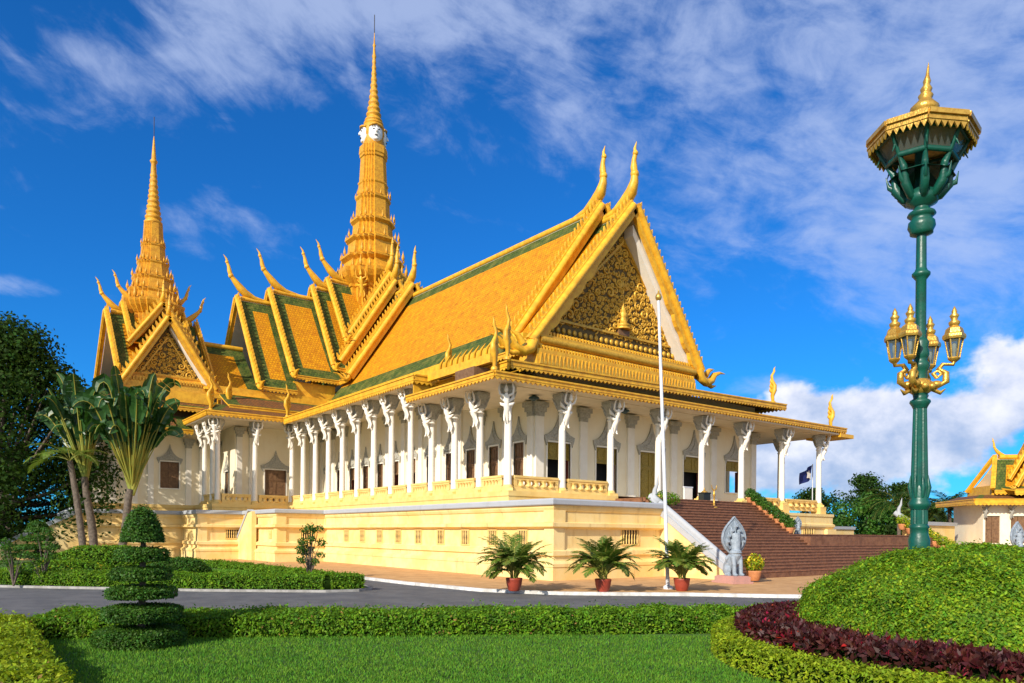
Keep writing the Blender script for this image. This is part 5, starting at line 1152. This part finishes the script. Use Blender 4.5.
# the mound and its two borders: points in a frame aligned with the planting, then turned
MC = Vector((-8.7, -22.8, 0))
def ring_pts(r0, r1, h, n, hump=0.0):
    a = rng.uniform(0, 2 * np.pi, n); t = rng.random(n); f = np.sqrt(t)
    qr = r0[0] + (r1[0] - r0[0]) * f; qf = r0[1] + (r1[1] - r0[1]) * f
    x, y = np.cos(a) * qr, np.sin(a) * qf; z = np.full(n, h) - .5 * h * np.clip(f - .82, 0, 1) ** 2 * 20 * .35 + rng.normal(size=n) * .03
    side = rng.random(n) < .3; x = np.where(side, np.cos(a) * r1[0], x); y = np.where(side, np.sin(a) * r1[1], y); z = np.where(side, rng.random(n) * h, z)
    nx, ny = np.cos(a), np.sin(a); N0 = np.stack([np.where(side, nx, nx * .15), np.where(side, ny, ny * .15), np.where(side, .2, 1.0)], 1)
    P = np.stack([MC.x + Rv.x * x + Fv.x * y, MC.y + Rv.y * x + Fv.y * y, z], 1); Nw = np.stack([Rv.x * N0[:, 0] + Fv.x * N0[:, 1], Rv.y * N0[:, 0] + Fv.y * N0[:, 1], N0[:, 2]], 1)
    return P, Nw / np.linalg.norm(Nw, axis=1, keepdims=True)
def ring_core(r1, h):
    c = MB(); c.loft([[MC + Rv * (math.cos(a) * r1[0] * q) + Fv * (math.sin(a) * r1[1] * q) + Vector((0, 0, z)) for a in [2 * math.pi * k / 48 for k in range(48)]] for q, z in ((.985, 0), (.98, h * .75), (.95, h - .05), (.5, h - .05))], 'hedgecore'); return c
n = 200000; d = rng.normal(size=(n, 3)); d[:, 2] = np.abs(d[:, 2]); d /= np.linalg.norm(d, axis=1, keepdims=True); keep = d[:, 1] < .75; d = d[keep]; n = len(d)
rr = np.array([3.2, 4.0, 1.66]); wob = 1 + .022 * np.sin(d[:, :1] * 11 + d[:, 2:] * 7) + .02 * np.sin(d[:, 1:2] * 13) + rng.normal(size=(n, 1)) * .012 + np.where(rng.random((n, 1)) < .08, np.abs(rng.normal(size=(n, 1))) * .025, 0)
L3 = d * rr * wob; N3 = d / rr; N3 /= np.linalg.norm(N3, axis=1, keepdims=True)
tow = lambda A_: np.stack([Rv.x * A_[:, 0] + Fv.x * A_[:, 1], Rv.y * A_[:, 0] + Fv.y * A_[:, 1], A_[:, 2]], 1)
cr = MB(); cr.loft([[MC + Rv * (math.cos(a) * 3.05 * q) + Fv * (math.sin(a) * 3.85 * q) + Vector((0, 0, .55 + z * 1.52)) for a in [2 * math.pi * k / 40 for k in range(40)]] for q, z in [(1.0, -.34)] + [(math.cos(t), math.sin(t)) for t in np.linspace(0, 1.54, 10)]], 'hedgecore')
o = leaves(tow(L3) + np.array([MC.x, MC.y, .55]), tow(N3), .062, 'leafb', core=cr, name='mounded_shrub', tilt=.9, aspect=.5, m2='leafy', frac2=.3); tag(o, 'big domed bright green clipped shrub at the right', 'shrub')
P, Nn = ring_pts((3.0, 3.7), (4.45, 4.85), .74, 30000); o = leaves(P, Nn, .135, 'redleaf', core=ring_core((4.35, 4.75), .64), name='red_border', tilt=1.6, aspect=.42, m2='redtip', frac2=.03, up=.45); tag(o, 'dark maroon leafy border round the green mound', 'border plant')
P, Nn = ring_pts((4.2, 4.7), (4.95, 5.55), .46, 42000); o = leaves(P, Nn, .072, 'leafy', core=ring_core((4.9, 5.5), .42), name='hedge', tilt=1.1, aspect=.46); tag(o, 'lime green outer edging hedge in front of the maroon border', 'hedge')
def crown(name, clumps, n, leaf, size, parent, m2=None, frac2=0):
    P, Nn = [], []
    vol = np.array([c[1] ** 2 for c in clumps]); vol /= vol.sum()
    for (c, r), k in zip(clumps, rng.multinomial(n, vol)):
        d = rng.normal(size=(k, 3)); d /= np.linalg.norm(d, axis=1, keepdims=True); P.append(np.array(c) + d * r * rng.uniform(.45, 1.08, (k, 1)) * np.array([1, 1, .75])); Nn.append(d)
    return leaves(np.concatenate(P), np.concatenate(Nn), size, leaf, parent=parent, name=name, tilt=.8, aspect=.6, m2=m2, frac2=frac2)
def tree(loc, h, rad, label, leaf, nc, n, size, seed, z0=.25, cat='tree', group=None, name='tree', flat=1.0):
    random.seed(seed); t = thing(name, label, cat, loc, group=group); mb = MB(); zt = h * (z0 + .25)
    mb.tube([(0, 0, 0), (.1, .05, zt * .5), (0, .1, zt)], [h * .032, h * .025, h * .018], 'bark', 9); cl = []
    for k in range(nc):
        a = random.uniform(0, 6.28); q = math.sqrt(random.random()); z = random.uniform(z0, 1.0); w = math.sin(min(1, (1.04 - z) / (1 - z0) * 1.6) * math.pi / 2) * (.55 + .45 * min(1, (z - z0) * 5 + .3))
        c = Vector((rad * q * w * math.cos(a), rad * q * w * math.sin(a), h * z * .94)); cl.append((tuple(c), rad * random.uniform(.16, .30)))
        if k % 3 == 0: mb.tube([(0, 0, zt * random.uniform(.5, 1)), c * .5 + Vector((0, 0, zt * .3)), c], [h * .012, h * .008, h * .002], 'bark', 5)
    mb.build('trunk', t); crown('crown', cl, n, leaf, size, t); return t
tree(GP(62, -43.5, 0), 20.5, 10.0, 'big dark leafy tree at the left edge beyond the palms', 'leafd', 170, 60000, .34, 3, .03)
tree(GP(70, -37.5, 0), 13.0, 5.5, 'dark leafy tree between the big left tree and the cross wing', 'leafd', 70, 18000, .34, 8, .05)
for k, (d, r, h, w, lab) in enumerate(((150, 61, 12, 7, 'far low green tree seen between the last two columns'), (140, 67.5, 14, 8, 'far rounded tree just right of the last column'), (150, 79, 13.5, 7, 'far tree left of the spiky palm group'), (130, 62.5, 9.5, 7, 'shorter dark tree in front of the far rounded tree'), (95, 52.5, 7.2, 4, 'low tree left of the far naga rail'))):
    tree(GP(d, r), h, w, lab, 'leafd' if k != 3 else 'leafm', 46, 6500, .55, 20 + k, .12, group=None)
def feather_palm(loc, h, label, seed, nf=26, L=3.4, leaf='leafd', cat='palm tree', group=None):
    random.seed(seed); t = thing('palm_tree', label, cat, loc, group=group); mb = MB(); mb.tube([(0, 0, 0), (.1, 0, h * .5), (0, .1, h)], [.24, .19, .16], 'bark', 9); mb.build('trunk', t); mb = MB()
    for k in range(nf):
        a = k * 2.4; e = random.random(); frond(mb, (0, .1, h - .1), (math.cos(a), math.sin(a), 0), L * random.uniform(.8, 1.1), (1.35 - .9 * e, -.1 - 1.2 * e), leaf, 22, .10, L * .26)
    mb.build('fronds', t)
feather_palm(GP(82, 43.0), 6.0, 'dark spiky palm left of the green lamp post beyond the wall', 31, 34, 4.2)
feather_palm(GP(76, 42.2), 4.6, 'paler shorter palm just left of the green lamp post', 32, 24, 3.4, 'palml')
feather_palm(GP(70, 41.6), 5.2, 'dark palm right of the green lamp post near the far pavilion', 33, 34, 3.6)
# travellers' palms: ringed trunk, fan of paddle leaves
def paddle(mb, base, dirn, L, wmax, bend, m='banana'):
    d = Vector(dirn).normalized(); sd = d.cross(Fv).normalized() if abs(d.dot(Fv)) < .95 else Rv; pts = []; z = Vector((0, 0, 1)); p = Vector(base); ang = 0
    ax = Vector((random.uniform(-1, 1), random.uniform(-1, 1), 0)).normalized(); K = 10
    for i in range(K + 1):
        pts.append(p.copy()); t = i / K; dd = (d * 1.0 + Vector((d.x * .35, d.y * .35, 0)) * bend * t - z * bend * t * t * 1.7 + ax * .12 * t).normalized(); p = p + dd * (L / K)
    tw = random.uniform(-1.25, 1.25); rows = []
    for i, q in enumerate(pts):
        t = i / K; tg = (pts[min(i + 1, K)] - pts[max(i - 1, 0)]).normalized(); s = tg.cross(Fv)
        s = s.normalized() if s.length > .15 else sd; s = (Matrix.Rotation(tw + random.uniform(-.06, .06), 3, tg) @ s); nn = s.cross(tg)
        w = wmax * (math.sin(math.pi * min(1, t * .93 + .06)) ** .45) / 2 * (1 if random.random() > .15 else .75); rows.append((q, s, nn, w))
    for i in range(K):
        (a, s0, n0, w0), (b, s1, n1, w1) = rows[i], rows[i + 1]
        gap = .9 if random.random() < .4 else 1.0
        for sg in (-1, 1):
            mb.add([a, a + s0 * sg * w0 * .5 + n0 * w0 * .25, a + s0 * sg * w0 + n0 * w0 * .1, a.lerp(b, gap) + s1 * sg * w1 + n1 * w1 * .1, a.lerp(b, gap) + s1 * sg * w1 * .5 + n1 * w1 * .25, a.lerp(b, gap)], [(0, 1, 4, 5), (1, 2, 3, 4)], m)
    mb.tube(pts, [.05 * (1 - .8 * i / K) + .01 for i in range(K + 1)], 'stalk', 5)
def travellers(loc, top, h, nl, seed, label, stalkL=2.6, LL=2.3, spread=1.25, off=0.0):
    random.seed(seed); t = thing('travellers_palm', label, 'palm tree', loc); mb = MB(); top = Vector(top); rings = [lerp((0, 0, -.2), top, i / 14) + Vector((.12 * math.sin(i * .35), 0, 0)) for i in range(15)]
    mb.tube(rings, [.34 - .10 * i / 14 + (.02 if i % 2 else 0) for i in range(15)], 'bark', 10); mb.build('trunk', t); st = MB(); lf = MB()
    for k in range(nl):
        a = (k - (nl - 1) / 2) / ((nl - 1) / 2) * spread + off + random.uniform(-.06, .06); dv = Rv * math.sin(a) + Vector((0, 0, math.cos(a))) + Fv * random.uniform(-.22, .22)
        dv.normalize(); sL = stalkL * random.uniform(.5, 1.16); b0 = top + Rv * (math.sin(a) * .16) - Vector((0, 0, random.uniform(0, .5))); mid = b0 + dv * sL * .5; e = b0 + dv * sL + Rv * math.sin(a) * .2
        st.tube([b0, mid, e], [.13, .085, .05], 'stalk', 6); paddle(lf, e, dv, LL * random.uniform(.7, 1.15), random.uniform(1.1, 1.6), random.uniform(.15, 1.5))
    for k in range(int(nl * .9)):      # older leaves hanging inside the fan
        a = random.uniform(-.42, .42) + off; dv = (Rv * math.sin(a) + Vector((0, 0, math.cos(a) * .9)) + Fv * random.uniform(-.4, .4)).normalized(); e = top + dv * stalkL * random.uniform(.6, .95); st.tube([top, e], [.09, .04], 'stalk', 5)
        paddle(lf, e, dv, LL * random.uniform(.7, 1.0), random.uniform(1.0, 1.5), random.uniform(.5, 2.0))
    st.build('stalks', t); lf.build('leaves', t)
D_ = 56
travellers(GP(D_, (117 - 512) / FOC * D_), (.9, -.65, 5.6), 5, 42, 41, 'tallest broad-leaved fan palm, in front of the cross wing', 5.9, 2.9, .27, .03)
travellers(GP(D_ + 1.5, (94 - 512) / FOC * (D_ + 1.5)), (-.5, .4, 6.6), 5, 28, 43, 'fan palm with a leaning trunk, between the coconut trunk and the tallest palm', 4.9, 2.8, .26, -.10)
random.seed(5); t = thing('coconut_palm', 'slender palm with a grey ringed trunk, leftmost of the palms by the cross wing', 'palm tree', GP(D_ - 1, (84 - 512) / FOC * (D_ - 1)))
KP = 1.2
mb = MB(); tp = Rv * -1.1 + Vector((0, 0, 7.6)); mb.tube([Rv * (-1.1 * (i / 12) ** 1.4) + Vector((0, 0, 7.6 * i / 12)) for i in range(13)], [.26 - .07 * i / 12 + (.015 if i % 2 else 0) for i in range(13)], 'bark', 10); mb.build('trunk', t); mb = MB()
for a, e, L in ((180, .75, 3.2), (160, .35, 3.0), (200, .15, 3.0), (90, .3, 3), (270, .5, 3), (20, .3, 2.8), (340, .6, 2.8), (130, .1, 2.6), (230, .6, 3)):
    dv = Rv * math.cos(R_(a)) + Fv * math.sin(R_(a)); frond(mb, tp, dv, L * 1.15, (1.4 - 1.0 * e, -.3 - 1.0 * e), 'palml', 26, .09, .85)
mb.build('fronds', t)
# topiaries
def topiary(loc, tiers, label, leaf='leafm', size=.09, dens=700):
    t = thing('topiary', label, 'topiary', loc); mb = MB(); mb.tube([(0, 0, 0), (.03, 0, tiers[-1][0])], [.09, .05], 'bark', 8); mb.build('trunk', t)
    for k, (z0, z1, r, cone) in enumerate(tiers):
        h = z1 - z0; n = int((2 * math.pi * r * h + 2 * 3.14 * r * r) * dens); q = rng.random(n); a = rng.uniform(0, 6.283, n)
        if cone:
            zz = np.sqrt(rng.random(n)); zz = 1 - zz; rad = r * np.sqrt(np.clip(1 - zz ** 1.35, 0, 1)); P = np.stack([np.cos(a) * rad, np.sin(a) * rad, z0 + zz * h], 1); Nn = np.stack([np.cos(a), np.sin(a), .3 + 1.2 * zz], 1)
        else:
            A1, A2 = 2 * math.pi * r * h, math.pi * r * r; pick = rng.random(n) * (A1 + 2 * A2); sd = pick < A1; up = pick > A1 + A2; rad = np.where(sd, r, r * np.sqrt(q)); z = np.where(sd, z0 + q * h, np.where(up, z1, z0))
            P = np.stack([np.cos(a) * rad, np.sin(a) * rad, z], 1); Nn = np.stack([np.where(sd, np.cos(a), 0.1 * np.cos(a)), np.where(sd, np.sin(a), .1 * np.sin(a)), np.where(sd, 0.1, np.where(up, 1.0, -1.0))], 1)
        Nn /= np.linalg.norm(Nn, axis=1, keepdims=True)
        if not cone:
            rq = np.hypot(P[:, 0], P[:, 1]) / r; e = np.sqrt(np.clip(1 - np.abs((P[:, 2] - (z0 + z1) / 2) / (h / 2)) ** 3.0, 0, 1)); sh = np.where(sd, (.80 + .20 * e), 1.0); P[:, 0] *= sh; P[:, 1] *= sh
            P[:, 2] += np.where(~sd, -np.sign(P[:, 2] - (z0 + z1) / 2) * h * .28 * np.clip(rq - .70, 0, 1) / .3, 0)
        kk = 1 + .035 * np.sin(3 * a + k * 1.7) + .02 * np.sin(7 * a + k); P[:, 0] *= kk; P[:, 1] *= kk; P = P + Nn * rng.normal(size=(n, 1)) * .022; P[:, 2] = np.clip(P[:, 2], z0 + .02, z1 + .04); core = MB()
        pr = [(r * math.sqrt(max(0, 1 - x ** 1.35)) * .95 + .005, z0 + x * h * .97) for x in np.linspace(0, 1, 8)] if cone else [(r * .5, z0 + .05), (r * .78, z0 + h * .25), (r * .90, z0 + h * .5), (r * .78, z1 - h * .25), (r * .5, z1 - .05)]
        core.lathe(pr, 'hedgecore', n=20); leaves(P, Nn, size, leaf, core=core, name='clipped_tier', parent=t, tilt=1.1, aspect=.46)
topiary((-21.25 + .12, -12.02 + .55, 0), [(.0, .38, .87, 0), (.54, .84, .76, 0), (1.00, 1.24, .66, 0), (1.38, 1.63, .57, 0), (1.78, 2.04, .51, 0), (2.18, 2.96, .39, 1)], 'tall tiered topiary of clipped discs under a pointed dome, on the lawn edge', 'leafm', .055, 1800)
topiary(GP(40, (38 - 512) / FOC * 40, .1), [(.0, .5, 1.3, 0), (.85, 1.05, 1.0, 0), (1.3, 1.5, 1.0, 0), (1.75, 1.95, .8, 0), (2.2, 2.9, .55, 1)], 'small tiered topiary on the garden island at the far left', 'leafm', .13, 260)
def blob(c, r, n, leaf, size, label, cat='shrub', **k): return dome((c.x, c.y, .1), r, n, leaf, size, label, cat, **k)
blob(GP(41, (105 - 512) / FOC * 41), (3.3, 1.6, 1.5), 7000, 'leafb', .14, 'broad rounded clipped shrub below the palm trunks')
blob(GP(37, (60 - 512) / FOC * 37), (2.6, 1.3, .8), 4500, 'leafb', .13, 'low bright shrub with yellow blooms left of the broad one', m2='flower', frac2=.03)
blob(GP(37, (178 - 512) / FOC * 37), (1.7, 1.0, 1.0), 3600, 'leafm', .13, 'rounded green shrub right of the tall topiary')
blob(GP(33, (70 - 512) / FOC * 33), (2.2, 1.0, .55), 3200, 'leafm', .12, 'low dark shrub patch near the small topiary', m2='flower', frac2=.02)
for k, (px, dd, h, lab) in enumerate(((310, 36.0, 2.6, 'loose leafy young tree standing in the hedge before the podium'), (14, 30.5, 2.1, 'thin wispy bush at the far left of the island'), (44, 31, 2.3, 'small airy bush left of the fan palms'))):
    t = thing('young_tree', lab, 'bush', GP(dd, (px - 512) / FOC * dd, .1)); random.seed(60 + k); mb = MB(); cl = []
    for j in range(22 if k == 0 else 14):
        a = random.uniform(0, 6.28); q = random.uniform(.1, 1) * (.85 if k == 0 else .8); z = random.uniform(.35, 1) * h; c = (q * math.cos(a) * (1.5 - z / h * .95), q * math.sin(a) * (1.5 - z / h * .95), z); cl.append((c, random.uniform(.16, .30))); mb.tube([(0, 0, .0), (c[0] * .4, c[1] * .4, c[2] * .6), c], [.035, .02, .008], 'bark', 5)
    mb.build('stems', t); crown('crown', cl, 1500 if k == 0 else 700, 'leafm', .115, t)

# lawn: blades of grass over the near garden and the island
n = 130000; dd = 11.2 + 9.0 * rng.random(n) ** 1.15; rr_ = rng.uniform(-.78, .62, n) * dd
def inlawn(d, r):
    x = CAMP.x + Fv.x * d + Rv.x * r; y = CAMP.y + Fv.y * d + Rv.y * r; ok = (d < 17.6) & (x > -23.2)
    u = (x - MC.x) * Rv.x + (y - MC.y) * Rv.y; v = (x - MC.x) * Fv.x + (y - MC.y) * Fv.y
    return ok & ((u / 5.0) ** 2 + (v / 5.6) ** 2 > 1)
k = inlawn(dd, rr_); dd, rr_ = dd[k], rr_[k]
P = np.stack([CAMP.x + Fv.x * dd + Rv.x * rr_, CAMP.y + Fv.y * dd + Rv.y * rr_, np.full(len(dd), .012)], 1)
def blades(P, L, name, kind_label, w=.010):
    n = len(P); a = rng.uniform(0, 6.283, n); h = L * rng.uniform(.55, 1.2, n); ln = rng.uniform(.1, .8, n) * h; b = rng.uniform(0, 6.283, n); ww = w * rng.uniform(.7, 1.3, n)
    s = np.stack([np.cos(a) * ww, np.sin(a) * ww, np.zeros(n)], 1); tip = P + np.stack([np.cos(b) * ln, np.sin(b) * ln, h], 1); V = np.stack([P - s, P + s, tip], 1).reshape(-1, 3)
    me = bpy.data.meshes.new(name); me.vertices.add(3 * n); me.vertices.foreach_set('co', V.ravel()); me.loops.add(3 * n); me.loops.foreach_set('vertex_index', np.arange(3 * n)); me.polygons.add(n); me.polygons.foreach_set('loop_start', np.arange(0, 3 * n, 3)); me.materials.append(M['grass']); me.update(calc_edges=True)
    o = bpy.data.objects.new(name, me); COL.objects.link(o); tag(o, kind_label, 'grass', kind='stuff'); return o
blades(P, .055, 'lawn_grass', 'short mown green grass of the front lawn', .011)
n = 26000; d2 = rng.uniform(27, 44, n); r2 = rng.uniform(-.72, -.2, n) * d2; x = CAMP.x + Fv.x * d2 + Rv.x * r2; y = CAMP.y + Fv.y * d2 + Rv.y * r2
k = (x < -11) & (y > 1.5 - (x + 11.5) * .98); blades(np.stack([x[k], y[k], np.full(k.sum(), .12)], 1), .13, 'lawn_grass', 'mown grass of the garden island across the road', .035)
